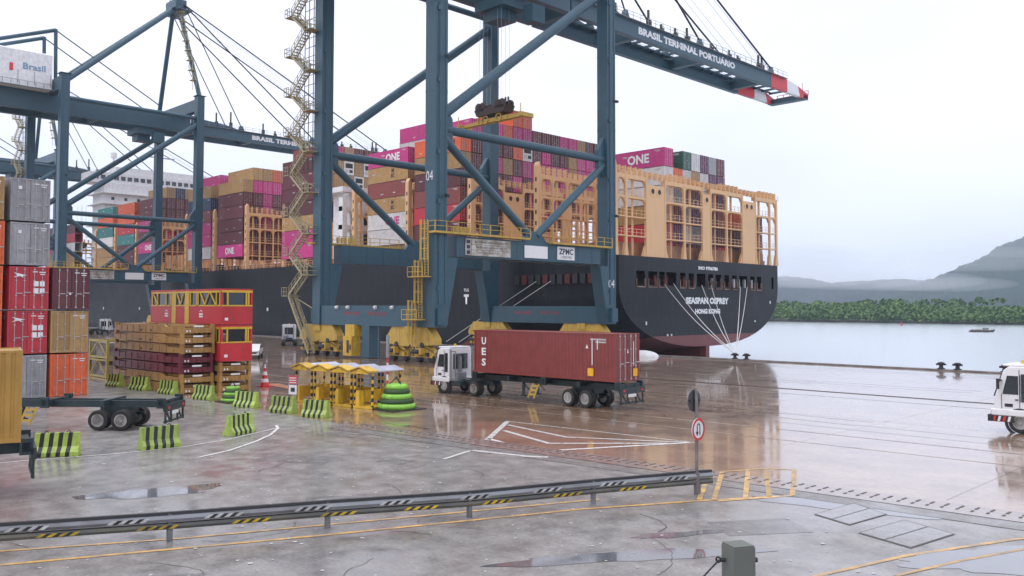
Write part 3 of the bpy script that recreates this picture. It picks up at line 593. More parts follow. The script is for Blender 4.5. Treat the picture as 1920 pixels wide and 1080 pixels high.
for i, (bxx, z0, zt) in enumerate(((-75.1,13.5,25.2),(-90,14,26.6),(-105,14.3,27),(-121.5,14.4,27.3),(-138,14.5,27.3),(-163.5,14.5,27.6),(-180,14.5,27.6),(-195.6,14.5,27.6),(-210.7,14.5,27.6),(-226.3,14.5,27.6),(-242,14.5,27.6),(-257.2,14.5,27.6),(-272.5,14.5,27.6),(-304.7,14.5,27.6))):
    o = bpy.data.objects.new('lashing_bridge', bm2 if i == 1 or i > 3 else bm_); col.objects.link(o); o.parent = ship
    o.location = (bxx-SO[0], -SO[1]+(0.0 if i == 0 else -.3), z0); o.scale = (1, 1.0 if i == 0 else 1.008, (zt-z0)/12.0)
# white engine casing and funnel island
wh = paint('superstructure_white', (.72,.72,.72), streak=.2, dirt=(.4,.3,.2))
g = MB(); g.box(-148, -142, 98.4, 140, 14.4, 29.8, 0)
for z in (17.6, 21.6, 25.6):
    for y in (96.0, 99.8, 103.6, 107.4, 111.2): 
        pass
for y in (96.0, 99.9, 103.8, 107.7): g.box(-142.6, -141.2, y, y+1.1, 14.4, 27.5)
for z in (17.4, 21.2, 24.8): g.box(-142.7, -141.3, 96, 110, z, z+.9)
g.box(-148.5, -141.1, 95.9, 112, 28.6, 29.6)
for z in (17.4, 21.2, 24.8):
    for y in (97.1, 101.0, 104.9):
        for s, yy in ((1, y), (-1, y+2.8)): g.prism([(yy, z+3.8 if z < 24 else z+3.6), (yy+s*.6, z+3.6), (yy, z+3.0)], 0, -142.6, -141.3)
g.build('engine_casing', [wh], ship)
g = MB()
for z in (15.0, 18.6, 22.4):
    for y in (97.1, 101.0, 104.9): g.box(-141.99, -141.9, y+.05 if y > 98.4 else 98.45, y+2.75, z, z+1.9)
g.build('casing_recess', [dark], ship)
# forward deckhouse
g = MB(); g.box(-286, -276, 100, 138, 14.4, 44.5); g.box(-285, -277, 96, 142.5, 44.5, 47.8); g.box(-284, -278, 104, 134, 47.8, 50)
for k in range(8): g.box(-287, -274.6, 98.5, 139.5, 18+k*3.3, 18.25+k*3.3)
for k in range(30): g.box(-275.0+.1, -274.8, 97+k*1.5, 97.1+k*1.5, 44.6, 45.6)
dh = g.build('deckhouse', [wh], ship)
for k in range(7):
    g = MB()
    for i in range(9): g.box(-275.99, -275.93, 102+i*4, 102.9+i*4, 19.4+k*3.3, 20.3+k*3.3)
    g.build('window_row', [glass], dh)
g = MB(); 
for i in range(22): g.box(-276.99+.03, -276.9, 97.0+i*2.05, 98.4+i*2.05, 45.6, 46.9)
g.build('bridge_windows', [glass], dh)
g = MB(); g.tube((-281,119,50), (-281,119,60), .4, 8); g.beam((-281,114,55), (-281,124,55), .4, .4); g.beam((-281,116,58), (-281,122,58), .3, .3); g.build('radar_mast', [steel], dh)
g = MB(); g.tube((-280,104,50), (-280,104,53), .3); g.tube((-280,104,53), (-280,104,54.6), 1.0); g.build('satellite_dome', [wh], dh); g = MB()
for k in range(12): g.tube((-278.2,99+k*3.2,47.8), (-278.2,99+k*3.2,48.9), .06, 5)
g.build('radar_mast', [steel], dh) if False else None
# ---------------------------------------------------------------- ship-to-shore cranes
CO = (-84.4, 77, 0); XN, XF, YL, YS = -73.1, -95.7, 62.0, 92.1
def crane():
    o = empty('quay_crane', CO, 'x', 'crane', 'ship-to-shore cranes along the quay', org=CO)
    lw = .87
    for x in (XN, XF):
        for y in (YL, YS):
            g = MB(); zt = 55.6 if y == YL else 55.9
            g.box(x-lw, x+lw, y-lw, y+lw, 11.6, zt); s = 1 if y == YL else -1
            g.prism([(y-s*lw, 3.9), (y+s*lw, 3.9), (y+s*2.5, 11.6), (y-s*lw, 11.6)], 0, x-lw, x+lw)
            for z in (20, 30, 40, 50): g.box(x-lw-.03, x+lw+.03, y-lw-.03, y+lw+.03, z, z+.12)
            g.box(x-lw-.3, x+lw+.3, y-lw-.3, y+lw+.3, zt, zt+.1, 0); g.build('leg', crane_m, o)
            # corner gussets by the brace node
            g = MB(); g.prism([(y+s*lw, 23.6), (y+s*2.1, 24.8), (y+s*2.1, 27.2), (y+s*lw, 29)], 0, x-.35, x+.35); g.build('gusset', crane_m, o)
        g = MB(); g.box(x-.8, x+.8, YL+lw+1.5, YS-lw-1.5, 11.8, 14.1); g.box(x-.86, x+.86, YL+2.3, YL+2.5, 11.75, 14.15)
        for k in range(9): g.box(x+.8, x+.83, YL+3.6+k*2.8, YL+3.68+k*2.8, 11.85, 14.05)
        g.prism([(75.2, 14.1), (79.8, 14.1), (78.5, 15.4), (76.5, 15.4)], 0, x-.35, x+.35); g.build('portal_beam', crane_m, o)
        for p, q, r in (((x,YL,26),(x,YS,26),.5), ((x,YL+.3,27.2),(x,YS-.3,49.2),.62), ((x,YL+.5,25.4),(x,76.9,14.9),.5), ((x,YS-.5,25.4),(x,78.1,14.9),.5), ((x,YL,50.6),(x,YS,50.6),.45)):
            g = MB(); g.tube(p, q, r, 14); g.build('brace', crane_m, o, smooth=False)
    for y in (YL, YS):
        g = MB(); g.box(XF+lw, XN-lw, y-.7, y+.7, 3.9, 6.3); g.box(XF-1.6, XF-lw, y-.6, y+.6, 4.2, 6); g.box(XN+lw, XN+1.4, y-.6, y+.6, 4.2, 6)
        g.build('sill_beam', crane_m, o)
        g = MB(); g.box(XF+lw, XN-lw, y-.8, y+.8, 52.4, 55.2); g.build('cross_beam', crane_m, o)
    # bogies
    for y in (YL, YS):
        for xc, s in ((XF, 1), (XN-3.9, -1)):
            g = MB(); g.prism([(xc-4.3, 2.6), (xc-3.2, 3.9), (xc+3.2, 3.9), (xc+4.3, 2.6), (xc+4.3, 2.0), (xc+1.4, 1.7), (xc-1.4, 1.7), (xc-4.3, 2.0)], 1, y-.55, y+.55)
            for k in (-2.3, 2.3):
                g.prism([(xc+k-1.8, .55), (xc+k-1.8, 1.1), (xc+k-.6, 1.9), (xc+k+.6, 1.9), (xc+k+1.8, 1.1), (xc+k+1.8, .55)], 1, y-.4, y+.4)
                g.tube((xc+k, y-.66, 1.9), (xc+k, y+.66, 1.9), .3, 12, 1); g.box(xc+k-.4, xc+k+.4, y-1.15, y-.4, .9, 1.6, 0); g.tube((xc+k-1, y-1.1, 1.2), (xc+k+.1, y-1.1, 1.2), .25, 10, 1)
            g.box(xc-.7, xc+.7, y-.75, y+.75, 3.1, 3.95, 0); g.box(xc-4.9, xc-4.3, y-.2, y+.2, .8, 1.3, 1); g.box(xc+4.3, xc+4.9, y-.2, y+.2, .8, 1.3, 1)
            for k in range(6): q = xc-3.6+k*1.35; g.beam((q, y-.62, 1.1+.5*(k % 2)), (q+1.2, y-.62, 1.9-.7*(k % 2)), .07, .1, 1); g.box(q-.15, q+.2, y-.72, y-.42, .7, 1.1, 1 if k % 2 else 0)
            bo = g.build('bogie', [yel, dark], o)
            for k in (-3.4, -1.2, 1.2, 3.4):
                g = MB(); g.tube((xc+k, y-.3, .36), (xc+k, y+.3, .36), .36, 16); g.tube((xc+k, y-.34, .36), (xc+k, y+.34, .36), .14, 8); g.build('wheel', dark, bo)
    for x0, nm in ((-87.9, 'control_cabinet'), (-85.0, 'anchor_column')):
        g = MB()
        if nm == 'control_cabinet':
            g.box(x0-.9, x0+.9, 60.6, 61.9, .25, 2.6); g.box(x0-.9, x0+1.0, 60.9, 62.2, 2.6, 4.0); g.box(x0-.1, x0+.35, 60.56, 60.6, .6, 2.1, 1); g.box(x0+.5, x0+.75, 60.56, 60.6, 1.0, 1.6, 1); g.build(nm, [brightyel, dark], o)
        else: g.box(x0-.9, x0+.6, 61.3, 62.7, .1, 3.9); g.box(x0+1.9, x0+2.1, 61.6, 61.8, .1, 4, 0); g.build(nm, [crane_m], o)
    # boom and trolley girders
    def gird(x, y0, y1, z0, z1): return [(y0, z0), (y1, z0), (y1, z1), (y0, z1)]
    for x, sx_ in ((-81.3, 1), (-88.4, -1)):
        g = MB(); g.box(x-.6, x+.6, 36, 93.5, 48.5, 52.6); g.build('trolley_girder', crane_g, o)
        g = MB(); g.box(x-.4, x+.4, 94, 152.5, 48.5, 51.0, 0); g.box(x-.48, x+.48, 94, 152.5, 48.4, 48.5, 0); g.box(x-.48, x+.48, 94, 152.5, 51.0, 51.08, 0)
        g.prism([(94, 51.08), (107, 51.08), (103, 51.9), (94, 52.6)], 0, x-.3, x+.3, 0)
        g.prism([(152.5, 48.5), (158.8, 48.5), (158.8, 51.0), (152.5, 51.0)], 0, x-.4, x+.4, 1); g.prism([(158.8, 48.5), (164, 48.5), (163.2, 50.5), (158.8, 51.0)], 0, x-.4, x+.4, 2)
        g.prism([(164, 48.5), (167.6, 48.5), (167.6, 49.5), (163.2, 50.5)], 0, x-.4, x+.4, 1)
        for y in (107.2, 128.2, 153): g.prism([(y-.9, 51.0), (y+.9, 51.0), (y+.3, 52.3), (y-.3, 52.3)], 0, x-.3, x+.3, 0)
        bo = g.build('boom_girder', [crane_g, redp, white], o)
        if sx_ == 1: txt('BRASIL TERMINAL PORTUÁRIO', (x+.42, 124.6, 49.85), '+X', 1.45, 29, letter, bo, 'lettering', .05)
        g = MB(); xx = x+sx_*.95
        g.box(min(x+sx_*.4, xx), max(x+sx_*.4, xx), 94, 158, 50.9, 50.96)
        y = 94
        while y < 158: g.box(xx-.03, xx+.03, y-.03, y+.03, 50.9, 52.0); y += 2
        for z in (51.5, 52.0): g.box(xx-.025, xx+.025, 94, 158, z-.025, z+.025)
        g.build('handrail', steel, o)
    g = MB(); y = 40
    while y < 166:
        g.box(-88, -81.7, y-.12, y+.12, 50.2, 50.6); y += 3.2
    for y0 in (52, 72, 94.5, 110.5, 129.5, 150): g.box(-88, -81.7, y0-.5, y0+.5, 48.6, 50.6); g.prism([(-88, y0-3), (-87, y0-.5), (-88, y0-.5)], 2, 49.9, 50.4); g.prism([(-81.7, y0-3), (-82.7, y0-.5), (-81.7, y0-.5)], 2, 49.9, 50.4); g.prism([(-88, y0+3), (-87, y0+.5), (-88, y0+.5)], 2, 49.9, 50.4); g.prism([(-81.7, y0+3), (-82.7, y0+.5), (-81.7, y0+.5)], 2, 49.9, 50.4)
    g.box(-88.8, -80.9, 165.6, 167.6, 48.4, 49.3); g.box(-88, -87.2, 94, 165.6, 50.45, 50.5); g.build('boom_cross_ties', crane_g, o)
    for y, h in ((113.5,2.6),(121,1.4),(124.5,2.2),(132,1.2),(148.5,2.5),(149.8,2.5),(100.5,3.4),(104.4,4.2),(117,1.1),(138,1.2),(141,.9)):
        g = MB(); g.box(-81.6, -81.3, y-.15, y+.15, 51.05, 51.3+h); g.box(-81.7, -81.0, y-.3, y+.3, 51.05, 51.3+h*.35); g.build('floodlight_post', dark, o)
    # conduits, junction boxes and small lamps on the legs
    for x, y, s in ((XN, YL, 1), (XN, YS, 1), (XF, YL, 1)):
        g = MB()
        for dy in (-.5, -.3, .55): g.box(x+lw+.0, x+lw+.05, y+dy-.03, y+dy+.03, 6.5, 54)
        for z in (8, 17.5, 23, 31, 39, 47): g.box(x+lw+.02, x+lw+.16, y-.62, y-.2, z, z+.5)
        g.build('conduit', [crane_g], o)
    for y in (YL, YS):
        for z in (18.5, 34): g = MB(); g.box(XN+.87, XN+1.5, y+.3, y+.4, z, z+.06); g.box(XN+1.3, XN+1.7, y+.15, y+.55, z-.3, z-.02); g.build('leg_lamp', [dark], o)
    g = MB(); prev = None
    for i in range(25):
        yy = 64+i*1.1; z = 11.75-.25*abs(math.sin(i*.9)); p = (XN+.9, yy, z)
        if prev: g.tube(prev, p, .04, 5)
        prev = p
    g.build('hanging_cable', [dark], o)
    g = MB(); g.tube((-80.8, 165, 49.3), (-80.8, 165, 51.4), .05); g.box(-80.9, -87.8, 167.5, 167.6, 50.3, 50.4); g.box(-80.9, -87.8, 167.5, 167.6, 49.8, 49.86)
    for k in range(6): g.box(-80.9-k*1.35, -80.8-k*1.35, 167.5, 167.6, 49.4, 50.4)
    g.build('boom_end_rail', redp, o)
    # apex frame, back stay, fore stays
    ap = (-84.4, 91.5, 80)
    for x in (XN, XF):
        g = MB(); g.tube((x, 92.1, 55.8), (ap[0]+(1.8 if x == XN else -1.8), 91.0, 79), .55, 12); g.build('apex_leg', crane_m, o)
        g = MB(); g.tube((x, 62.6, 54.6), (ap[0]+(2.2 if x == XN else -2.2), 90, 79), .62, 12); g.build('back_stay', crane_m, o)
    g = MB(); za = 57; k = 0
    while za < 77:
        f0, f1 = (za-55.8)/23.2, (za+2.6-55.8)/23.2; xa_, xb_ = XN+(-82.6-XN)*f0, XN+(-82.6-XN)*f1; s = 1 if k % 2 else -1
        for dy in (90.2, 91.0): g.beam((xa_+1.0+(.9 if s > 0 else -.2), dy, za), (xb_+1.0+(-.2 if s > 0 else .9), dy, za+2.6), .07, .2); g.beam((xa_+1.0+(.9 if s > 0 else -.2), dy, za+1), (xb_+1.0+(-.2 if s > 0 else .9), dy, za+3.6), .05, .05)
        g.box(xb_+.4, xb_+2.2, 90.0, 91.2, za+2.5, za+2.6); g.box(xb_+.4, xb_+2.2, 90.0, 90.05, za+3.5, za+3.6); za += 2.6; k += 1
    g.build('apex_stair', stairp, o)
    g = MB(); g.box(-87.2, -81.6, 89.6, 92.4, 78.8, 81.2); g.box(-88.6, -80.2, 88.6, 93.4, 78.4, 78.6); 
    for k in range(5): g.tube((-88+k*1.8, 91, 79.0+.0), (-88+k*1.8, 91, 83), .12, 6)
    g.build('apex_head', [crane_m], o)
    for x in (-81.3, -88.4):
        for y in (107.2, 128.2, 153): g = MB(); g.tube((x, 91.5, 80), (x, y, 52.1), .17 if y > 110 else .13, 8); g.build('fore_stay', dark, o)
    g = MB()
    for x in (-82.5, -86.3):
        for dx in (0, .5): g.tube((x+dx, 92, 79.5), (x+dx, 150+dx*6, 52.5), .035, 5)
    g.build('boom_hoist_ropes', steel, o)
    # rear mast, machine house
    for x in (-80.5, -88.3):
        g = MB(); g.tube((x, 62.5, 55), (x, 62.3, 67), .4, 10); g.tube((x, 62.3, 66.8), (x, 48, 61.2), .42, 10); g.build('rear_mast', crane_m, o)
        g = MB(); g.tube((x, 62.3, 66.8), (x, 85.5, 54), .14, 8); g.build('tie_rod', dark, o)
    g = MB(); g.box(-91, -77.8, 38, 61, 52.7, 60.2, 0); g.prism([(-91, 60.2), (-77.8, 60.2), (-80, 61), (-88.8, 61)], 1, 38, 61, 0)
    g.box(-77.79, -77.7, 52.6, 53.3, 55.6, 57.2, 1)
    for y in (54.2, 57.4, 60.6): g.box(-77.78, -77.7, y, y+.12, 53.2, 56, 2)
    mh = g.build('machine_house', [wh, redp, steel], o); txt('Brasil', (-77.74, 57.4, 57.0), '+X', 1.4, 4.4, mat('blue_lettering', (.2,.35,.5), .5), mh, 'lettering', .02)
    g = MB()
    for k in range(14): g.box(-77.4, -77.3, 40+k*1.6, 40.1+k*1.6, 52.7, 53.8)
    g.box(-77.4, -77.3, 40, 62, 53.7, 53.8); g.box(-78, -77.3, 38, 62, 52.6, 52.7); g.build('machine_house_walkway', steel, o)
    # stair tower beside the far landside leg
    g = MB(); zb = 7.6; yi, yo = 60.0, 60.9; Xi, Xo = -97.2, -100.6
    def flight(a, za, b, zb_):
        g.beam((a, yi, za), (b, yi, zb_), .08, .26); g.beam((a, yo, za), (b, yo, zb_), .08, .26)
        for dz in (.55, 1.05): g.beam((a, yi, za+dz), (b, yi, zb_+dz), .05, .05); g.beam((a, yo, za+dz), (b, yo, zb_+dz), .05, .05)
        n = int(abs(zb_-za)/.28)
        for i in range(n): f = (i+.5)/n; x = a+(b-a)*f; z = za+(zb_-za)*f; g.box(x-.13, x+.13, yi, yo, z-.02, z+.03)
        for i in range(5): f = i/4; x = a+(b-a)*f; z = za+(zb_-za)*f; g.box(x-.03, x+.03, yi-.03, yi+.03, z, z+1.05); g.box(x-.03, x+.03, yo-.03, yo+.03, z, z+1.05)
    def plat(x0, x1, z):
        g.box(x0, x1, yi-.25, yo+1.0, z-.1, z)
        for zz in (.5, 1.05): g.box(x0, x1, yi-.3, yi-.25, z+zz-.03, z+zz+.03); g.box(x0 if x0 < -99 else x1-.05, (x0 if x0 < -99 else x1-.05)+.05, yi-.25, yo+1, z+zz-.03, z+zz+.03)
        for xx in (x0, (x0+x1)/2, x1): g.box(xx-.03, xx+.03, yi-.3, yi-.24, z, z+1.05)
    flight(-95.6, .2, Xo, zb); z = zb; k = 0
    while z < 53:
        plat(Xo-1.2, Xo, z); flight(Xo, z, Xi, z+2.65); plat(Xi, Xi+1.6, z+2.65); flight(Xi, z+2.65, Xo, z+5.3); z += 5.3
        g.beam((Xo-.2, yo, z-5.4), (XF-.8, 61.6, z-7.2), .1, .1); 
    g.build('stair_tower', stairp, o)
    g = MB()
    for x in (-97.2, -98.3, -99.3): g.box(x-.04, x+.04, 61.3, 61.38, 24, 54)
    for k in range(24): g.box(-99.3, XF-.8, 61.3, 61.36, 24+k*1.25, 24.06+k*1.25)
    g.build('cable_rack', crane_m, o)
    # caged ladders on the near landside leg
    def cage(xc, z0, z1, y=60.9):
        g = MB()
        for s in (-.3, .3): g.box(xc+s-.04, xc+s+.04, y-.1, y-.02, z0, z1)
        z = z0
        while z < z1: g.box(xc-.3, xc+.3, y-.08, y-.04, z, z+.04); z += .3
        z = z0+1.8
        while z < z1+.2:
            pts = [(xc+.5*math.cos(a), y-.35-.5*math.sin(a), z) for a in [math.pi*i/6-.35 for i in range(8)]]
            for p, q in zip(pts, pts[1:]): g.beam(p, q, .07, .07)
            z += 1.1
        for a in (0.05, .8, 1.57, 2.35, 3.1): g.box(xc+.5*math.cos(a)-.035, xc+.5*math.cos(a)+.035, y-.35-.5*math.sin(a)-.03, y-.35-.5*math.sin(a)+.03, z0+1.6, z1+.1)
        g.build('caged_ladder', yel, o)
    cage(-73.3, 9.6, 15.6); cage(-74.3, 4.9, 11.2); cage(-75.4, .6, 6.8)
    for x0, x1, z in ((-75.2, -72.6, 9.5), (-76.2, -73.6, 4.8)):
        g = MB(); g.box(x0, x1, 59.7, 61, z-.1, z)
        for zz in (.5, 1.05): g.box(x0, x1, 59.68, 59.73, z+zz-.03, z+zz+.03)
        for k in range(4): xx = x0+(x1-x0)*k/3; g.box(xx-.03, xx+.03, 59.67, 59.73, z, z+1.05)
        g.build('ladder_landing', yel, o)
    for x, s in ((XN, 1), (XF, -1)):
        g = MB()
        for y0, y1, zz in ((60.6, 75.6, 14.45), (79.6, 91.4, 14.2)):
            xa, xb = (x+.3, x+1.5) if s > 0 else (x-1.5, x-.3)
            g.box(xa, xb, y0, y1, zz-.22, zz); xr = xb if s > 0 else xa
            for q in (.55, 1.1): g.box(xr-.04, xr+.04, y0, y1, zz+q-.03, zz+q+.03); g.box(xa, xb, y0, y0+.06, zz+q-.03, zz+q+.03)
            n = int((y1-y0)/1.5)
            for i in range(n+1): yy = y0+(y1-y0)*i/n; g.box(xr-.045, xr+.045, yy-.045, yy+.045, zz, zz+1.1)
        for k in range(5): g.box(x+.2, x+.2+.4, 64+k*.6, 64.2+k*.6, 14.45, 15.2)
        g.build('walkway', yel, o)
    # signs on the near portal beam, numbers, sill lettering
    sm = mat('weathered_sign_board', (.5,.49,.45), .5, c2=(.3,.26,.2), scale=2.5, var=.2)
    def sign(y0, y1, z0, z1, m):
        g = MB(); g.box(XN+.84, XN+.92, y0, y1, z0, z1, 0); return g.build('sign_board', [m], o)
    b = sign(65.6, 72.8, 12.0, 13.9, sm)
    for k, s in enumerate(('Safe Working Load Under Spreader 65T', 'Safe Working Load Under Hook 75T', 'Crane Gantry Gauge 30.5m')):
        txt(s, (XN+.93, 69.7-(.6 if k == 2 else 0), 13.55-k*.6), '+X', .34, (5.4, 5.0, 3.6)[k], dkl, b, 'lettering', .01)
    g = MB(); 
    for k in range(3): g.box(XN+.92, XN+.93, 65.75, 66.3, 13.35-k*.6, 13.75-k*.6)
    g.box(XN+.92, XN+.93, 66.45, 66.5, 12.1, 13.8); g.box(XN+.92, XN+.93, 65.7, 72.7, 13.22, 13.25); g.box(XN+.92, XN+.93, 65.7, 72.7, 12.62, 12.65); g.build('sign_table', [dkl], b)
    sign(75.2, 79.3, 12.1, 13.6, white); b = sign(81.1, 84.4, 12.1, 13.75, white)
    txt('ZPMC', (XN+.93, 82.75, 13.15), '+X', .75, 2.7, dkl, b, 'lettering', .03); txt('上海振华港机', (XN+.93, 82.75, 12.45), '+X', .32, 2.2, dkl, b, 'lettering', .0)
    txt('04', (-73.1-.1, YL-lw-.02, 20.6), '-Y', 1.15, 1.15, letter, o, 'crane_number', .0); txt('04', (XF, YL-lw-.02, 20.9), '-Y', 1.1, 1.1, steel, o, 'crane_number', .0)
    txt('04', (XN+lw+.02, YS-.1, 9.3), '+X', 1.1, 1.3, letter, o, 'crane_number', .0)
    redl = mat('faded_red_lettering', (.35,.05,.06), .5)
    for x, y in ((-88, YL), (-82.8, YL), (-88, YS), (-82.8, YS)): txt('保持安全距离' if x < -85 else 'KEEP CLEAR', (x, y-.72, 5.35), '-Y', .45, 3.6, redl, o, 'warning_lettering', .01)
    for x in (-91, -88.6, -83, -79.8): g = MB(); g.box(x-.1, x+.1, YL-.95, YL-.7, 5.9, 6.3); g.tube((x, YL-.95, 6.1), (x, YL-1.1, 6.0), .18, 10); g.build('gantry_light', white, o)
    g = MB(); g.box(-87.2, -81.6, 80.8, 85.2, 46.9, 48.2); g.box(-86, -82.8, 81.5, 84.5, 45.4, 46.9); g.box(-80.9, -79.2, 84, 86.5, 44.8, 47.2); g.build('trolley', [crane_g], o)
    return o
cr = crane()
cr['label'] = 'tall blue ship-to-shore crane numbered 04 standing nearest, over the ship stern'
c2 = copy_tree(cr); c2.location.x -= 122.25; c2['label'] = 'blue ship-to-shore crane behind the container stacks at left, with white machine house'
c3 = copy_tree(cr); c3.location.x -= 221.5; c3['label'] = 'farthest blue ship-to-shore crane, mostly hidden behind the second one'
for c_ in (c2, c3):
    for ch in kids(c_):
        if ch.name.startswith('crane_number'): bpy.data.objects.remove(ch)
# spreader with headblock hanging from the trolley
def spreader(x, y, z):
    org = (x, y, z); o = empty('container_spreader', org, 'yellow spreader with dark headblock hanging on ropes over the ship', 'spreader', 'spreaders hanging from the cranes', org=org)
    g = MB(); g.box(x-3, x+3, y-.5, y+.5, z, z+.55); g.prism([(x-5.9, z+.0), (x-3, z-.0), (x-3, z+.55), (x-5.9, z+.35)], 1, y-.35, y+.35); g.prism([(x+3, z), (x+5.9, z), (x+5.9, z+.35), (x+3, z+.55)], 1, y-.35, y+.35)
    for s in (-1, 1): g.box(x+s*6-.22, x+s*6+.22, y-1.22, y+1.22, z-.15, z+.4); g.tube((x+s*6.1, y-1.1, z+.4), (x+s*6.1, y-1.1, z+1.5), .06)
    for k in (-2.2, -1.2, 1.4): g.ring((x+k, y-.55, z+.45), 1, .6, .42, -.08, .08, 12)
    g.build('spreader_beam', [yel], o)
    g = MB(); g.prism([(x-2.6, z+1.0), (x+2.6, z+1.0), (x+3.1, z+1.9), (x+2.4, z+2.0), (x-2.4, z+2.0), (x-3.1, z+1.9)], 1, y-.9, y+.9)
    for k in (-2.3, -1.5, 1.5, 2.3): g.tube((x+k, y-.9, z+2.2), (x+k, y-.6, z+2.2), .62, 14); g.tube((x+k, y+.6, z+2.2), (x+k, y+.9, z+2.2), .62, 14)
    for k in (-2.5, -1.9, 2.2, 2.7): g.box(x+k-.08, x+k+.08, y-.1, y+.1, z+2, z+3.1)
    g.build('headblock', [mat('headblock_paint', (.06,.035,.03), .6)], o)
    g = MB()
    for k in (-2.3, -1.5, 1.5, 2.3):
        for yy in (-.75, .75): g.tube((x+k, y+yy, z+2.2), (x+k*.9, y+yy, 46.9), .022, 5)
    g.build('hoist_ropes', [steel], o)
    return o
sp = spreader(-84.5, 82, 31.4); sp2 = copy_tree(sp); sp2.location = (-305.9, 103.5, 24.5); sp2['label'] = 'far dark spreader hanging over the tan containers left of the braces'
# ---------------------------------------------------------------- yard container stacks
def yard_container(org, c, label, L=12.19, H=2.85, rz=0, rods=True, grp='containers stacked in the yard'):
    """org = aft-bottom-centre"""
    o = empty('shipping_container', org, label, 'container', grp, rz)
    g = cbody(L, H, doors=False); g.build('body', [M[c], rod], o)
    h = 1.22; x = -.03
    for s in (-1, 1):
        y0, y1 = (-h+.13, -.012) if s < 0 else (.012, h-.13)
        g = MB(); g.box(x-.05, x, y0, y1, .16, H-.12, 0)
        for k in range(4): z = .3+k*(H-.5)/4; g.box(x, x+.018, y0+.06, y1-.06, z, z+(H-.5)/4-.16, 0)
        d = g.build('door', [M[c]], o)
        for f in (.28, .74):
            y = y0+(y1-y0)*f; g = MB(); g.tube((x+.045, y, .05), (x+.045, y, H-.03), .02, 6)
            for z in (.12, .9, 1.9, H-.2): g.box(x, x+.07, y-.06, y+.06, z, z+.06)
            g.box(x+.06, x+.09, y, y+.38, 1.0+.15*f, 1.05+.15*f); g.build('lock_rod', [rod], d)
        g = MB(); hy = y0+.01 if s < 0 else y1-.01
        g.box(x, x+.02, hy-.02, hy+.02, .3, 2.6)
        for z in (.4, 1.1, 1.8, 2.4): g.box(x, x+.03, hy-.05, hy+.05, z, z+.12)
        g.build('hinges', [M[c]], d)
    return o
def marks(o, kind):
    if kind == 'red':
        g = MB()
        for y in (.42, .80):
            for z in (1.25, 1.72): g.box(.0, .03, y-.15, y+.15, z-.17, z+.17)
        g.build('white_squares', [letter], o)
        g = MB(); g.prism([(-.95, 2.45), (-.62, 2.2), (-.15, 2.28), (-.55, 2.36)], 0, 0, .03); g.prism([(-.95, 2.12), (-.72, 2.3), (-.5, 2.3), (-.3, 2.1), (-.6, 2.22)], 0, 0, .028); g.build('swoosh_mark', [letter], o)
    g = MB()
    if kind != 'plain0':
        for a, b, z in ((.2, .5, 2.52), (.6, 1.0, 2.5), (.65, .95, 2.36)): g.box(.03, .045, a, b, z-.03, z+.03)
        g.build('code_marks', [letter], o)
    if kind in ('grey', 'mar'):
        g = MB(); z = 2.1 if kind == 'grey' else 1.0; g.box(.02, .035, -.75, -.55, z, z+.22) if kind == 'grey' else g.box(.02, .05, -.15, -.02, z, z+.15); g.build('sticker', [letter], o)
ys, st = 14.0, 2.96
spec = [(-63.45, 20.87, 'OTP', ('orange', 'tan', 'plum'), 'nearest the palette stack', 'column beside the flat racks'),
        (-63.5, 18.2, 'YRRYY', None, '', 'middle column'), (-63.5, 15.42, 'TOOOT', None, '', 'left column at the picture edge')]
lab = {0: ['orange container standing on the ground below a tan one, behind the empty trailer', 'tan container between an orange one below and a plum one on top', 'plum container on top of the short stack beside the flat racks'],
       1: ['grey container at the bottom of the tall stack, next to the orange one', 'lower red container with white squares, above the bottom grey one', 'upper red container with white squares, below two grey ones', 'grey container just above the two red ones', 'topmost grey container of the tall stack'],
       2: ['tan container at the bottom of the stack at the left edge', 'orange container second from the ground at the left edge', 'orange container in the middle of the stack at the left edge', 'orange container second from the top at the left edge', 'tan container on top of the stack at the left edge']}
for i, (x, y, cs, _, _, _) in enumerate(spec):
    for j, c in enumerate(cs):
        o = yard_container((x+random.uniform(-.08, .08), y+random.uniform(-.04, .04), j*st+.02), 'K' if (c == 'P') else c, lab[i][j])
        marks(o, 'red' if c == 'R' else 'grey' if c == 'Y' else 'mar' if c == 'P' else 'plain')

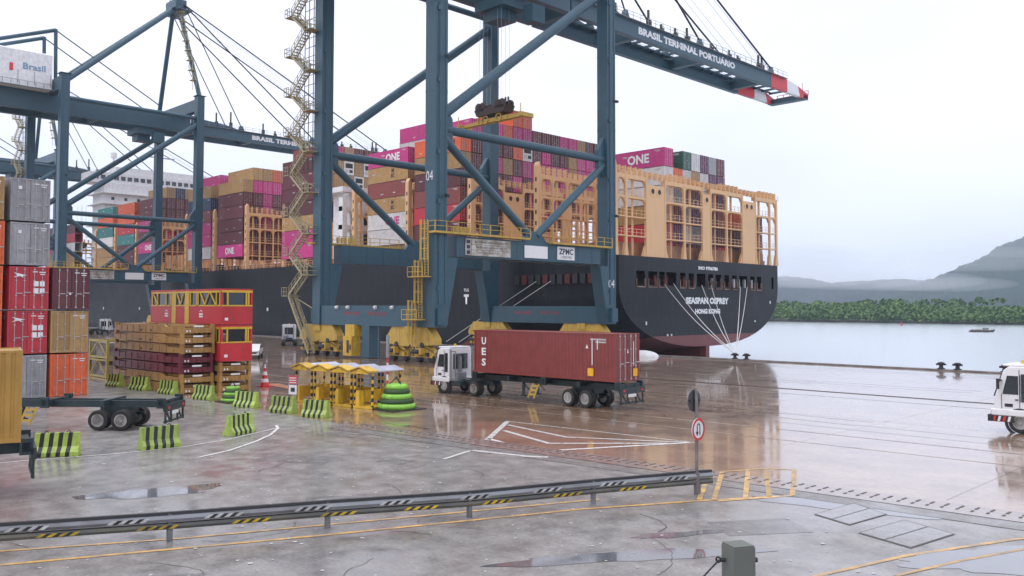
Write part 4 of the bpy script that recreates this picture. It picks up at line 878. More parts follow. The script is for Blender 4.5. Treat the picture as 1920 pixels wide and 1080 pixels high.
# flat racks and worker cages
rackm = paint('ochre_rack_paint', (.36,.2,.06), streak=.6, dirt=(.13,.07,.035), scale=1.2); rackk = paint('maroon_rack_paint', (.14,.02,.03), streak=.5, dirt=(.07,.03,.03), scale=1.2)
def flat_rack(org, m, label):
    g = MB(); h = 1.22; L = 12.19
    for s in (-1, 1):
        y0, y1 = (-h, -h+.16) if s < 0 else (h-.16, h)
        g.prism([(-L, .05), (-L, .45), (-L+2.6, .45), (-L+3.0, .62), (-3.0, .62), (-2.6, .45), (0, .45), (0, .05), (-3.2, .0), (-L+3.2, .0)], 1, y0, y1)
        for k in range(9): g.box(-L+1.2+k*1.2, -L+1.28+k*1.2, y0-.03 if s < 0 else y1, y0 if s < 0 else y1+.03, .06, .5)
        for k in (-.9, .9): g.box(-L/2+k-.18, -L/2+k+.18, y0-.01, y1+.01, .1, .24, 1)
    for x in (-L, -.3):
        g.box(x, x+.3, -h+.17, h-.17, .05, .42); 
        for y in (-h-.01, h-.21): g.box(x-.02, x+.32, y, y+.22, -.02, .68)
    for s, xe in ((-1, -.35), (1, -L+.35)):
        g.box(min(xe, xe+s*2.3), max(xe, xe+s*2.3), -h+.25, h-.25, .46, .60)
    for k in range(11): g.box(-L+.6+k*1.08, -L+.75+k*1.08, -h+.17, h-.17, .15, .4)
    for k in range(5): y = -h+.4+k*.41; g.box(0.0, .05, y, y+.14, .1, .38)
    g.box(-.01, .04, -.35, .35, .47, .58, 2); g.box(-.01, .045, -.9, -.6, .12, .26, 2)
    o = thing(g, 'flat_rack', [m, dark, letter], (0,0,0), label, 'flat rack', 'folded flat racks stacked in the yard'); return o
labs = ['ochre flat rack at the bottom of the tall pile', 'ochre flat rack under the maroon ones in the tall pile', 'lower maroon flat rack in the tall pile', 'upper maroon flat rack in the tall pile', 'ochre flat rack just above the maroon ones', 'ochre flat rack second from the top of the tall pile', 'ochre flat rack on top of the tall pile beside the red cage']
for k in range(7):
    o = flat_rack(None, rackk if k in (2, 3) else rackm, labs[k]); o.location = (-59.0+random.uniform(-.12, .08), 28.0+random.uniform(-.06, .06), .02+k*.70)
for k in range(3):
    o = flat_rack(None, rackm, ['ochre flat rack at the bottom, under the red cages', 'middle ochre flat rack under the red cages', 'top ochre flat rack directly under the lower red cage'][k]); o.location = (-58.4+random.uniform(-.1, .1), 30.6, .02+k*.72)
cager = paint('cage_red_paint', (.55,.03,.04), streak=.15); cagey = paint('cage_yellow_paint', (.6,.38,.03), streak=.2)
def cage_box(org, label, L=12.19, H=2.62):
    o = empty('lashing_cage', org, label, 'work cage', 'red and yellow lashing cages')
    h = 1.22; g = MB(); zw = 1.32
    g.box(-L, 0, -h, h, 0, .12); g.box(-L, 0, -h, -h+.05, .12, zw); g.box(-L, 0, h-.05, h, .12, zw); g.box(-.05, 0, -h+.05, h-.05, .12, zw); g.box(-L, -L+.05, -h+.05, h-.05, .12, zw)
    g.box(-L, 0, -h-.02, h, H-.16, H-.02)
    for x in (-L, -.16):
        for y in (-h-.01, h-.15): g.box(x-.01, x+.17, y, y+.16, 0, H-.16)
    g.build('panels', [cager], o)
    g = MB()
    g.box(-L+.2, -L+.32, -h-.015, -h+.04, zw, H-.2); g.box(-.32, -.2, -h-.015, -h+.04, zw, H-.2)
    g.box(-L+.1, -.1, -h-.02, -h+.06, zw, zw+.1); g.box(-L+.1, -.1, -h-.015, -h+.06, H-.3, H-.14); g.box(0, .03, -h, h, zw, zw+.1); g.box(0, .03, -h, h, H-.3, H-.14)
    for a, b in ((-8.2,-7.5),(-5.9,-5.2)): g.box(a, b, -h-.03, -h, 0, H-.14)
    for x in (-10.9,-9.3,-8.4,-5.0,-3.9,-3.7,-.8): g.box(x-.06, x+.06, -h-.02, -h+.04, zw, H-.2)
    for x0, x1 in ((-11.8,-10.9),(-7.4,-6.7),(-6.2,-6.7),(-3.4,-2.6),(-1.9,-2.6),(-1.8,-.9)): g.beam((x0,-h,H-.25), (x1,-h,zw+.1), .06, .09)
    for y in (-.75, .72, .9): g.box(-.02, .035, y-.06, y+.06, zw, H-.2)
    g.build('frame', [cagey], o)
    g = MB(); 
    for a, b in ((-11.8,-8.5),(-7.4,-6.0),(-5.1,-.4)): g.box(a, b, -h+.07, -h+.09, zw+.1, H-.3)
    g.box(-.1, -.08, -.66, .66, zw+.1, H-.3); g.build('window_mesh', [glass], o)
    g = MB()
    for x in (-9.2, -3.2): g.box(x-.3, x+.3, -h-.015, -h-.003, .5, .62); g.box(x-.3, x+.3, -h-.015, -h-.003, .68, .8); g.prism([(x-.3, .9), (x, 1.05), (x+.3, .9), (x, .97)], 1, -h-.015, -h-.003)
    g.box(0.0, .02, -.95, -.7, .3, .5); g.build('white_marks', [letter], o)
    return o
cage_box((-58.4, 30.65, 2.2), 'lower red cage resting on three ochre flat racks, mostly hidden'); cage_box((-58.4, 30.65, 4.85), 'topmost red and yellow lashing cage with windows and diagonal braces')
# old frames left of the flat racks
fy = paint('dull_yellow_frame', (.38,.3,.06), streak=.5, dirt=(.13,.1,.04)); tarp = mat('grey_tarpaulin', (.3,.27,.25), .6, c2=(.17,.15,.14))
def old_frame(org, label):
    o = empty('storage_frame', org, label, 'storage frame', 'yellow storage frames beside the flat racks'); g = MB()
    for x in (-4.0, 0):
        for y in (-1.15, 1.15): g.box(x-.1, x+.1, y-.1, y+.1, 0, 1.6)
    for y in (-1.15, 1.15):
        for z in (.1, 1.5): g.box(-4, 0, y-.08, y+.08, z-.08, z+.08)
    for x in (-4, 0):
        for z in (.1, 1.5): g.box(x-.07, x+.07, -1.15, 1.15, z-.07, z+.07)
    g.beam((-4,-1.2,.1), (-2,-1.2,1.5), .08, .1); g.beam((0,-1.2,.1), (-2,-1.2,1.5), .08, .1); g.build('frame', [fy], o)
    g = MB(); g.box(-3.8, -.15, -1.0, 1.0, .1, 1.1); g.box(-3.5, -.6, -.9, .8, 1.1, 1.3); g.build('crate', [tarp], o)
    return o
for z in (0, 1.65): old_frame((-76.3, 29.3, z+.02), ['upper', 'lower'][z == 0]+' yellow storage frame holding a grey crate beside the flat racks')

# ---------------------------------------------------------------- striped concrete barriers
def barrier_parts():
    o = empty('concrete_barrier', (0,0,0), 'x', 'barrier', 'lime and black striped concrete barriers')
    g = MB(); L = 2.0; prof = [(-.36,0),(-.36,.18),(-.17,.42),(-.11,1.0),(.11,1.0),(.17,.42),(.36,.18),(.36,0)]
    cuts = [-1,-.8,-.6,-.38,-.18,.04,.24,.46,.66,1.0]; n = len(prof)
    for k in range(len(cuts)-1):
        a, b = cuts[k], cuts[k+1]; mi = k % 2
        sh = lambda z: .10*z
        vs = [(a+(0 if k == 0 else sh(z)-.05), y, z) for y, z in prof]+[(b+(0 if k == len(cuts)-2 else sh(z)-.05), y, z) for y, z in prof]
        g.add(vs, [(i, i+1, n+i+1, n+i) for i in range(n-1)]+([tuple(range(n-1, -1, -1))] if k == 0 else [])+([tuple(range(n, 2*n))] if k == len(cuts)-2 else []), mi)
    g.build('block', [lime, blk], o)
    for x in (-.5, .5): g = MB(); g.ring((x, 0, 1.0), 1, .09, .06, -.015, .015, 10); g.build('lifting_loop', [dark], o)
    return o
b0 = barrier_parts(); first = True
bars = [((-38.8,11.4),(-38.0,12.9),'partly hidden barrier beside the yellow container at the left'), ((-37.44,15.0),(-37.53,17.0),'barrier in front of the empty trailer by the white line'), ((-38.5,19.6),(-39.4,21.5),'lone barrier in the middle of the road bend, seen end on'),
 ((-69.3,25.5),(-67.4,26.0),'farthest barrier, half hidden by the orange container'), ((-65.2,25.7),(-63.4,26.3),'second barrier from the orange container, under the tall rack pile'), ((-60.9,26.0),(-59.0,26.5),'barrier below the corner of the tall rack pile'),
 ((-56.9,26.0),(-55.0,26.6),'barrier in front of the end of the tall rack pile') , ((-49.9,26.05),(-48.0,26.6),'barrier right of the small tyre stack'), ((-45.9,26.2),(-44.0,26.8),'barrier in front of the left shelter posts'), ((-42.9,26.5),(-41.0,27.1),'last barrier of the row, in front of the yellow stalls')]
bars[6] = ((-55.7,26.1),(-53.9,26.7),'barrier between the rack pile and the small tyre stack')
for p, q, lb in bars:
    o = b0 if first else copy_tree(b0); first = False
    p, q = Vector(p), Vector(q); c = (p+q)/2; d = q-p; o.location = (c.x, c.y+.1, .012); o.rotation_euler.z = math.atan2(d.y, d.x)+random.uniform(-.06, .06); o.scale = (.84, .9, .94); o['label'] = 'lime and black striped '+lb
# painted tyre stacks
def tyres(org, label, s=1.0):
    o = empty('tyre_stack', org, label, 'tyre stack', 'painted tyre stacks')
    gl = paint('lime_tyre_paint', (.24,.52,.06), streak=.5, dirt=(.06,.1,.03), scale=3); n = 22
    for k in range(5):
        g = MB(); R_ = (1.25-.13*k)*s; z = .2*s+k*.3*s; rr = .2*s; m = 10
        vs = [((R_-rr+rr*math.cos(b))*math.cos(a), (R_-rr+rr*math.cos(b))*math.sin(a), z+rr*math.sin(b)*.95) for a in [2*math.pi*i/n for i in range(n)] for b in [2*math.pi*j/m for j in range(m)]]
        g.add(vs, [(i*m+j, ((i+1) % n)*m+j, ((i+1) % n)*m+(j+1) % m, i*m+(j+1) % m) for i in range(n) for j in range(m)]); g.build('tyre', [gl if k % 2 == 0 else mat('green_black_tyre', (.03,.07,.02), .6)], o, smooth=True)
    g = MB(); g.box(-1.35*s, 1.35*s, -1.35*s, 1.35*s, 0, .05*s); g.build('base_plate', [dark], o)
    g = MB()
    for a in (0, 2.1, 4.2): g.beam((.55*s*math.cos(a), .55*s*math.sin(a), 1.5*s), (0, 0, 2.0*s), .05, .05)
    g.tube((0,0,1.9*s), (0,0,2.05*s), .05); g.build('lifting_bridle', [dark], o)
    return o
tyres((-41.9, 32.5, .012), 'large stack of lime green and black tyres beside the yellow stalls', .95); tyres((-52.4, 27.3, .012), 'small dark green tyre stack between two barriers', .62)
# red and white cone, marker post
g = MB(); g.prism([(-.45,-.45),(.45,-.45),(.45,.45),(-.45,.45)], 2, 0, .06, 0)
rs_ = [.36,.3,.24,.19,.14,.09,.05]
for k in range(6): g.tube((0,0,.06+k*.27), (0,0,.06+(k+1)*.27), rs_[k], 16, k % 2, rs_[k+1])
thing(g, 'traffic_cone', [redp, white], (-60.6, 34.2, .012), 'large red and white traffic cone right of the rack piles', 'traffic cone', local=True)
g = MB()
for k in range(6): g.tube((0,0,k*.42), (0,0,(k+1)*.42), .07, 10, 1 if k % 2 else 0)
g.tube((0,0,2.5), (0,0,4.1), .12, 10, 2)
thing(g, 'marker_post', [white, redp, steel], (-50.6, 38.4, .01), 'grey-topped marker post with red and white bands behind the tyre stack', 'post', local=True)
g = MB(); g.add([(-62.5,35.2,.014),(-53.9,33.9,.014),(-55.2,34.9,.014),(-62.2,36.3,.014)], [(0,1,2,3)]); struct(g, 'orange_ground_paint', [mat('orange_ground_paint', (.5,.17,.05), .5, c2=(.3,.13,.07), scale=2)])
# the yellow pin stalls
roofm = paint('pale_roof_sheet', (.42,.42,.5), streak=.2, rough=.35)
strp = [blk, brightyel]
def stall():
    o = empty('pin_stall', (0,0,0), 'x', 'stall', 'yellow roofed stalls in a row')
    w_, d_, hh = 1.75, 2.3, 2.2
    for x in (.1, w_-.1):
        for y in (0, d_):
            g = MB()
            for k in range(10): g.box(x-.05, x+.05, y-.05, y+.05, k*.22, (k+1)*.22, k % 2)
            g.build('striped_post', strp, o)
    g = MB(); g.prism([(0, hh), (w_/2, hh+.24), (w_, hh), (w_, hh+.06), (w_/2, hh+.30), (0, hh+.06)], 1, -.2, d_+.3); g.build('roof', [roofm], o)
    g = MB(); g.prism([(0, hh-.06), (w_/2, hh+.22), (w_, hh-.06), (w_-.15, hh-.1), (.15, hh-.1)], 1, -.34, -.26); g.prism([(-.03, hh+.02), (w_/2, hh+.29), (w_+.03, hh+.02), (w_+.03, hh+.1), (w_/2, hh+.36), (-.03, hh+.1)], 1, -.42, .35); g.build('gable', [brightyel], o)
    g = MB(); g.box(.15, w_-.15, d_-.08, d_, .25, 1.05); g.box(.1, .14, .1, d_-.1, .3, 1.0); g.box(.05, w_-.05, -.1, .05, .0, .14); g.box(.15, w_-.15, .1, d_-.1, .05, .12)
    g.box(.2, .5, -.05, .35, .14, .95); g.box(.24, .46, -.02, .3, .95, 1.05); g.build('bin_and_panels', [brightyel], o)
    return o
s0 = stall(); sl_ = ['leftmost yellow stall with a pale roof', 'second yellow stall from the left', 'third yellow stall, in the middle of the row', 'rightmost yellow stall, beside the large tyre stack']
for k in range(4):
    o = s0 if k == 0 else copy_tree(s0); o.location = (-49.6+k*1.78, 30.2+k*.28, .012); o.rotation_euler.z = .12; o['label'] = sl_[k]
g = MB(); g.box(-.32, .32, -.02, .02, 1.2, 1.75, 0); g.box(-.3, .3, -.02, .02, .55, 1.15, 1); g.box(-.34, -.3, -.03, .03, 0, 1.8, 2); g.box(.3, .34, -.03, .03, 0, 1.8, 2)
for k in range(3): g.box(-.26, .26, -.03, -.02, 1.27+k*.15, 1.33+k*.15, 1)
g.box(-.15, .15, -.03, -.02, .72, .98, 3)
thing(g, 'notice_board', [redp, white, steel, dkl], (-48.9, 29.6, .012), 'red and white notice board at the left end of the stalls', 'sign', rz=R(25), local=True)

# ---------------------------------------------------------------- wheels, trailers, tractors
tyrem = mat('tyre_rubber', (.022,.021,.02), .7, var=.3, scale=6); rimm = mat('wheel_rim', (.38,.37,.36), .5, .2, c2=(.2,.18,.16), scale=5); darkfr = paint('chassis_dark_paint', (.018,.035,.04), streak=.4, dirt=(.06,.05,.04))
def wheel(parent, x, y, r=.5, wd=.28, s=-1, rim=None):
    g = MB(); n = 28; prof = [(-.5, .62), (-.5, .9), (-.42, .98), (-.25, 1.0), (.25, 1.0), (.42, .98), (.5, .9), (.5, .62)]
    vs = [(x+r*b*math.cos(a), y+a2*wd, r+r*b*math.sin(a)) for a in [2*math.pi*i/n for i in range(n)] for a2, b in prof]; m = len(prof)
    g.add(vs, [(i*m+j, ((i+1) % n)*m+j, ((i+1) % n)*m+j+1, i*m+j+1) for i in range(n) for j in range(m-1)]); wo = g.build('wheel', [tyrem], parent)
    g = MB(); g.tube((x, y-wd*.36, r), (x, y+wd*.36, r), r*.63, 22); g.ring((x, y+s*wd*.42, r), 1, r*.64, r*.5, -.03, .03, 22); g.tube((x, y, r), (x, y+s*wd*.55, r), r*.2, 10)
    for k in range(8): a = k*math.pi/4; g.tube((x+r*.36*math.cos(a), y+s*wd*.36, r+r*.36*math.sin(a)), (x+r*.36*math.cos(a), y+s*wd*.42, r+r*.36*math.sin(a)), .03, 6)
    g.build('rim', [rim or rimm], wo)
def trailer(org, rz, label, L=12.2, cab=None, axles=(-2.6, -3.85), rear_x=0, front=True):
    """rear end at x=0, runs to -L; deck height 1.5"""
    o = empty('container_trailer', org, label, 'trailer', 'container trailers', rz); g = MB()
    for y in (-.45, .45): g.box(-L, -.1, y-.08, y+.08, 1.08, 1.42)
    for x in (-.25, -3.2, -6.1, -9.2, -L+.2): g.box(x-.12, x+.12, -1.2, 1.2, 1.2, 1.48)
    for x in (-.25, -L+.2, -6.1):
        for y in (-1.2, 1.05): g.box(x-.2, x+.2, y, y+.15, 1.1, 1.6)
    for k in range(9): g.box(-L+1+k*1.25, -L+1.1+k*1.25, -.4, .4, 1.15, 1.35)
    g.build('frame', [darkfr], o)
    g = MB(); g.box(-.12, .05, -1.2, 1.2, .95, 1.3, 0)
    for y in (-1.15, -.45, .35, 1.05): g.box(-.08, .0, y, y+.1, .35, 1.0, 0)
    g.beam((-.05,-1.0,1.0), (-.05,-.5,.4), .06, .08, 0); g.beam((-.05,.4,1.0), (-.05,.95,.4), .06, .08, 0); g.box(-.1, -.0, -1.2, 1.2, .38, .48, 0); g.box(.05, .06, -.5, .3, .75, .92, 1)
    for y in (-1.0, .8): g.box(.05, .065, y, y+.22, 1.05, 1.18, 2)
    g.build('rear_bumper', [darkfr, white, redp], o)
    g = MB()
    for a in axles: g.tube((a, -1.0, .5), (a, 1.0, .5), .07); g.box(a-.5, a+.5, -.6, -.42, .6, .75); g.box(a-.5, a+.5, .42, .6, .6, .75)
    g.box(min(axles)-.2, max(axles)+.2, -.5, .5, .75, 1.1); g.build('axle_bogie', [darkfr], o)
    for a in axles:
        for y in (-1.06, -.74, .74, 1.06): wheel(o, a, y, .5, .27, -1 if y < 0 else 1)
    g = MB()
    for s in (-1, 1): g.box(-8.3, -8.15, s*.7-.07, s*.7+.07, .35, 1.1); g.beam((-8.2, s*.7, 1.05), (-7.6, s*.7, .6), .06, .06); g.box(-8.4, -8.05, s*.7-.15, s*.7+.15, .28, .36)
    g.build('landing_legs', [darkfr], o)
    g = MB(); 
    for dx in (0, .5): g.beam((-6.9+dx, -1.25, 1.15), (-7.25+dx, -1.35, .28), .07, .1)
    for k in range(3): f = .15+k*.3; g.beam((-6.9-.35*f, -1.26-.1*f, 1.15-.87*f), (-6.4-.35*f, -1.26-.1*f, 1.15-.87*f), .05, .12)
    g.build('step_ladder', [yel], o)
    return o
def tractor(org, label, rz=0, cabw=1.35):
    """front at x=0, length ~5.4 to +x; near side at -y"""
    o = empty('terminal_tractor', org, label, 'truck', 'white terminal tractors', rz)
    g = MB(); h = 1.15; y0, y1 = -h, h
    prof = [(.12,.95), (.1,1.55), (.55,3.0), (.8,3.2), (1.75,3.2), (1.75,.95)]
    g.prism(prof, 1, y0+.05, y1-.05); g.box(.0, 1.8, y0, y1, .8, 1.12); g.box(.5, 1.75, y0+.15, y1-.15, 3.2, 3.3)
    cab = g.build('cab', [mat('cab_white_paint', (.74,.74,.75), .3, var=.05, scale=2)], o)
    md = cab.modifiers.new('bevel', 'BEVEL'); md.width = .05; md.segments = 2; md.limit_method = 'ANGLE'
    g = MB(); g.prism([(.06,1.72), (.44,2.85), (.50,2.85), (.14,1.72)], 1, y0+.2, y1-.2); g.build('windscreen', [glass], cab)
    g = MB(); g.beam((.04,-.5,1.74), (.27,-.1,2.4), .03, .03); g.beam((.04,.4,1.74), (.27,.75,2.4), .03, .03); g.build('wipers', [dark], cab)
    g = MB(); g.tube((1.2,0,3.3), (1.2,0,3.48), .09, 10); g.build('beacon', [brightyel], cab)
    g = MB(); g.box(1.24, 1.26, y0+.025, y0+.04, 1.15, 3.05); g.box(.45, .47, y0+.025, y0+.04, 1.15, 1.85); g.box(1.27, 1.29, y0+.0, y0+.03, 1.5, 2.8); g.box(1.05, 1.2, y0+.0, y0+.03, 1.58, 1.63)
    for q in (-.75, -.6, -.45): g.box(.06, .1, q, q+.05, 1.3, 1.5)
    g.box(.6, .95, y0+.03, y0+.04, 1.25, 1.4); g.build('door_seams', [dark], cab)
    g = MB(); g.box(.8, 1.3, y0+.3, y0+.9, 1.12, 1.9); g.box(1.2, 1.3, y0+.3, y0+.9, 1.9, 2.5); g.build('seat', [dark], cab)
    for s in (-1, 1):
        yy = y0+.045 if s < 0 else y1-.045
        g = MB(); g.prism([(.5,1.85), (.72,2.75), (1.2,2.75), (1.2,1.85)], 1, yy-.01, yy+.01); g.build('side_window', [glass], cab)
        g = MB(); g.prism([(1.32,1.5), (1.32,2.85), (1.62,2.85), (1.62,1.5)], 1, yy-.01, yy+.01); g.build('rear_side_window', [glass], cab)
    g = MB(); g.box(1.765, 1.78, -.7, .7, 1.7, 2.8); g.build('rear_window', [glass], cab)
    g = MB(); g.box(-.16, .1, y0-.02, y1+.02, .5, .82); g.box(-.1, 1.0, y0, y0+.1, .5, .8); g.box(-.1, 1.0, y1-.1, y1, .5, .8); bu = g.build('bumper', [dark], o)
    g = MB()
    for i, y in enumerate([y0+.02+k*.25 for k in range(9)]): g.prism([(y, .55), (y+.12, .55), (y+.2, .78), (y+.08, .78)], 0, -.175, -.163, i % 2)
    for i in range(4): x = .05+i*.22; g.prism([(x, .53), (x+.11, .53), (x+.17, .78), (x+.06, .78)], 1, y0-.012, y0-.002, i % 2)
    g.build('warning_stripes', [redp, white], bu)
    for s in (-1, 1): g = MB(); g.tube((-.02, s*.85, 1.12-.12), (-.08, s*.85, 1.0), .1, 12); g.build('headlight', [white], o)
    g = MB(); g.box(.35, .5, y0-.2, y0+.04, 2.5, 2.56); g.box(.3, .42, y0-.25, y0-.12, 2.1, 2.6); g.box(.35, .5, y1-.04, y1+.2, 2.5, 2.56); g.box(.3, .42, y1+.12, y1+.25, 2.1, 2.6); g.build('mirrors', [dark], cab)
    g = MB(); 
    for y in (-.42, .42): g.box(.4, 5.4, y-.09, y+.09, .75, 1.02)
    g.box(1.9, 3.2, .35, 1.1, .5, .95); g.box(3.6, 4.9, -.5, .5, 1.02, 1.25); g.box(2.0, 2.9, -1.1, -.4, .55, .9); g.build('chassis_frame', [darkfr], o)
    g = MB(); g.box(1.85, 1.95, -1.1, -1.04, .9, 3.1); g.box(2.35, 2.41, -1.1, -1.04, .9, 3.0); g.box(1.85, 2.4, -1.1, -1.04, 2.95, 3.02); g.box(1.9, 2.6, -1.05, .8, .92, .98); g.tube((2.3,.7,1), (2.3,.7,3.2), .08, 8); g.beam((2.0,-.3,1.1), (2.0,-.3,2.6), .05, .4)
    g.box(2.2, 2.5, -.9, -.1, 1.0, 1.5); g.build('rear_steps_and_exhaust', [steel], o)
    g = MB(); g.ring((1.25, y0+.1, .52), 1, .68, .57, -.06, .1, 22); g.build('wheel_arch', [dark], o)
    for x, ys_ in ((1.25, (-.98, .98)), (4.35, (-1.06, -.76, .76, 1.06))):
        for y in ys_: wheel(o, x, y, .52, .3, -1 if y < 0 else 1)
    return o
RZ = .0218
def rot(x, y, a): return (x*math.cos(a)-y*math.sin(a), x*math.sin(a)+y*math.cos(a))
# container truck crossing the quay
cx0, cy0 = -44.22, 40.90; ex, ey = rot(12.19, 1.22, RZ); cyc = (cx0+ex, cy0+ey)
tr = trailer((cyc[0]+.35, cyc[1], .01), RZ, 'dark trailer carrying the brownish red container behind the white tractor', L=12.6, axles=(-2.7,-4.05)); tr.scale = (1, 1, 1.06)
M['U'] = paint('rust_red_container_paint', (.235,.045,.04), streak=.12, rough=.35)
uc = yard_container((cyc[0], cyc[1], 1.70), 'U', 'rust red container with white letters riding on the truck trailer', rz=RZ, H=2.88, grp='containers on trailers')
for k, ch in enumerate('UES'):
    c = lettering_mesh(ch, .42, .5, letter, .03); q = bpy.data.objects.new('lettering', c); col.objects.link(q); q.parent = uc; q.location = (-11.1, -1.235, 2.15-k*.72)
g = MB()
for x, z0, z1 in ((-1.75, .95, 2.5), (-1.35, 1.9, 2.5)): g.box(x-.03, x+.03, -1.232, -1.226, z0, z1)
g.prism([(-2.25, 1.95), (-2.05, 1.95), (-2.15, 2.2)], 1, -1.232, -1.226); g.box(.0, .03, .55, .6, .9, 2.4); g.prism([(-.1, 1.7), (.05, 1.7), (-.02, 1.95)], 0, .02, .03); g.build('code_marks', [letter], uc)
g = MB(); g.box(-2.1, -1.65, -1.235, -1.227, .28, .75); g.box(.03, .045, .5, .95, .28, .75); g.build('yellow_labels', [yell], uc)
fx, fy_ = rot(-12.6-4.4+.35+12.19*0, 0, RZ)
t1 = tractor((cyc[0]+fx*1.0+.15, cyc[1]+fy_, .01), 'white terminal tractor pulling the rust red container across the quay', RZ)
# white tractor cut by the right picture edge, heading left
t2 = tractor((-13.95, 49.35, .01), 'white terminal tractor with red striped bumper at the right picture edge', R(2)); t2.scale = (1, 1, 1.02)
trailer((-13.95+17.2, 49.95, .01), R(2), 'dark trailer behind the white tractor at the right edge')
# empty trailer among the containers
trailer((-43.1, 19.3, .01), R(44), 'empty dark trailer with a yellow ladder in front of the container stacks', axles=(-2.25,-3.4))
# ochre container on a trailer at the left edge
ry = R(76); M['Q'] = paint('ochre_container_paint', (.52,.29,.06), streak=.3, dirt=(.25,.13,.04))
yo = empty('shipping_container', (-30.85-.0, 8.72+.0, 1.78), 'ochre container riding on a trailer at the left picture edge', 'container', 'containers on trailers', ry)
cb = cbody(12.19, 2.95, doors=True); cb.v = [(x-0, y+1.22, z) for x, y, z in cb.v]; cb.build('body', [M['Q'], rod], yo)
tx, ty = rot(.42, 1.22, ry); trailer((-30.85+tx, 8.72+ty, .2), ry, 'dark trailer under the ochre container at the left picture edge').scale = (1, 1, 1.05)
# small white vehicles in the distance
def pickup(org, rz, label, van=False):
    o = empty('pickup_truck', org, label, 'pickup', 'white vehicles far back on the quay', rz); g = MB()
    g.prism([(-2.4,.5),(-2.4,1.05),(-.6,1.1),(-.3,1.65),(.9,1.65),(1.5,1.1),(2.4,.95),(2.45,.45)], 1, -.85, .85); b = g.build('body', [white], o)
    g = MB(); g.prism([(-.5,1.15),(-.25,1.58),(.85,1.58),(1.35,1.15)], 1, -.862, .862); g.box(2.42, 2.46, -.6, .6, .6, .8); g.build('windows', [glass], b)
    for x in (-1.5, 1.5):
        for y in (-.8, .8): wheel(o, x, y, .36, .22, -1 if y < 0 else 1)
    g = MB()
    for y in (-.65, .65): g.box(2.4, 2.48, y-.12, y+.12, .7, .85)
    g.build('headlights', [steel], o); return o
pickup((-95.2, 52.2, .01), R(-35), 'white pickup on the wet quay right of the red cages')
for (x, y, rz, lb) in ((-124.5, 74.5, R(-30), 'white tractor behind the yellow stair tower of the near crane'), (-200, 74, R(-60), 'far white tractor seen above the old yellow frames')):
    o = copy_tree(t1); o.location = (x, y, .01); o.rotation_euler.z = rz; o['label'] = lb
    
# ---------------------------------------------------------------- guard rail, sign pole, post
grm = paint('rail_black_paint', (.03,.032,.034), streak=.2); gal = mat('galvanised_rail', (.25,.26,.28), .4, .3, c2=(.17,.17,.18), scale=2)
base = [(-29.5,-1.6),(-27.3,2.6),(-25.39,6.75),(-22.49,9.98),(-20.79,13.73),(-18.95,17.41),(-17.53,21.37),(-16.06,25.03),(-15.85,25.5)]
base[2] = (-24.35, 6.3)
def path(p0, off=0): return [Vector((x, y, 0)) for x, y in base]
gr = empty('guard_rail', (-22.49, 9.98, 0), 'low double guard rail with black and yellow stripes running along the road', 'guard rail', org=(-22.49, 9.98, 0))
P = path(0)
def swept(zc, prof, name, m):
    g = MB(); n = len(prof); vs = []
    for i, p in enumerate(P):
        d = (P[min(i+1, len(P)-1)]-P[max(i-1, 0)]).normalized(); s_ = Vector((d.y, -d.x, 0))
        vs += [p+s_*a+Vector((0,0,zc+b)) for a, b in prof]
    g.add(vs, [(i*n+j, (i+1)*n+j, (i+1)*n+(j+1) % n, i*n+(j+1) % n) for i in range(len(P)-1) for j in range(n)]+[tuple(range(n-1, -1, -1)), tuple(range(n*(len(P)-1), n*len(P)))]); return g.build(name, m, gr)
swept(.74, [(-.05,-.04),(.05,-.04),(.05,.03),(-.05,.03)], 'top_bar', [grm])
swept(.60, [(.0,-.10),(.08,-.08),(.12,0),(.08,.08),(.0,.10),(-.02,.10),(-.02,-.10)], 'upper_beam', [gal]); gal2 = mat('dull_rail', (.09,.095,.09), .45, .2, c2=(.14,.13,.1), scale=3)
swept(.40, [(.0,-.09),(.08,-.07),(.11,0),(.08,.07),(.0,.09),(-.02,.09),(-.02,-.09)], 'lower_beam', [gal2])
for i, p in enumerate(P[:-1]):
    g = MB(); g.box(p.x-.06, p.x+.06, p.y-.06, p.y+.06, 0, .72); g.build('post', [gal], gr)
lens = [(P[i+1]-P[i]).length for i in range(len(P)-1)]; tot = sum(lens)
def at_len(s):
    for i, l in enumerate(lens):
        if s <= l: d = (P[i+1]-P[i]).normalized(); return P[i]+d*s, d
        s -= l
    return P[-1], (P[-1]-P[-2]).normalized()
hz_m = mat('stripe_white', (.5,.5,.5), .5, c2=(.3,.3,.3), scale=6); hy_m = mat('stripe_yellow', (.62,.42,.02), .5, c2=(.3,.22,.03), scale=6)
for zc, m2, ph, nm, ht in ((.60, hz_m, 0, 'white_stripes', .10), (.40, hy_m, 1.4, 'yellow_stripes', .09)):
    s = .4+ph*.5; 
    while s < tot-1.2:
        g = MB()
        for k in range(7):
            p, d = at_len(s+k*.13); sd = Vector((d.y, -d.x, 0)); a = p+sd*.126
            q = [a, a+d*.17, a+d*.17+Vector((0,0,0)), a]; e = d*.07
            g.add([a+Vector((0,0,zc-ht/2))-e, a+d*.13+Vector((0,0,zc-ht/2))-e, a+d*.13+Vector((0,0,zc+ht/2))+e, a+Vector((0,0,zc+ht/2))+e], [(0,1,2,3)], k % 2)
        g.build(nm, [m2, blk], gr); s += 2.35
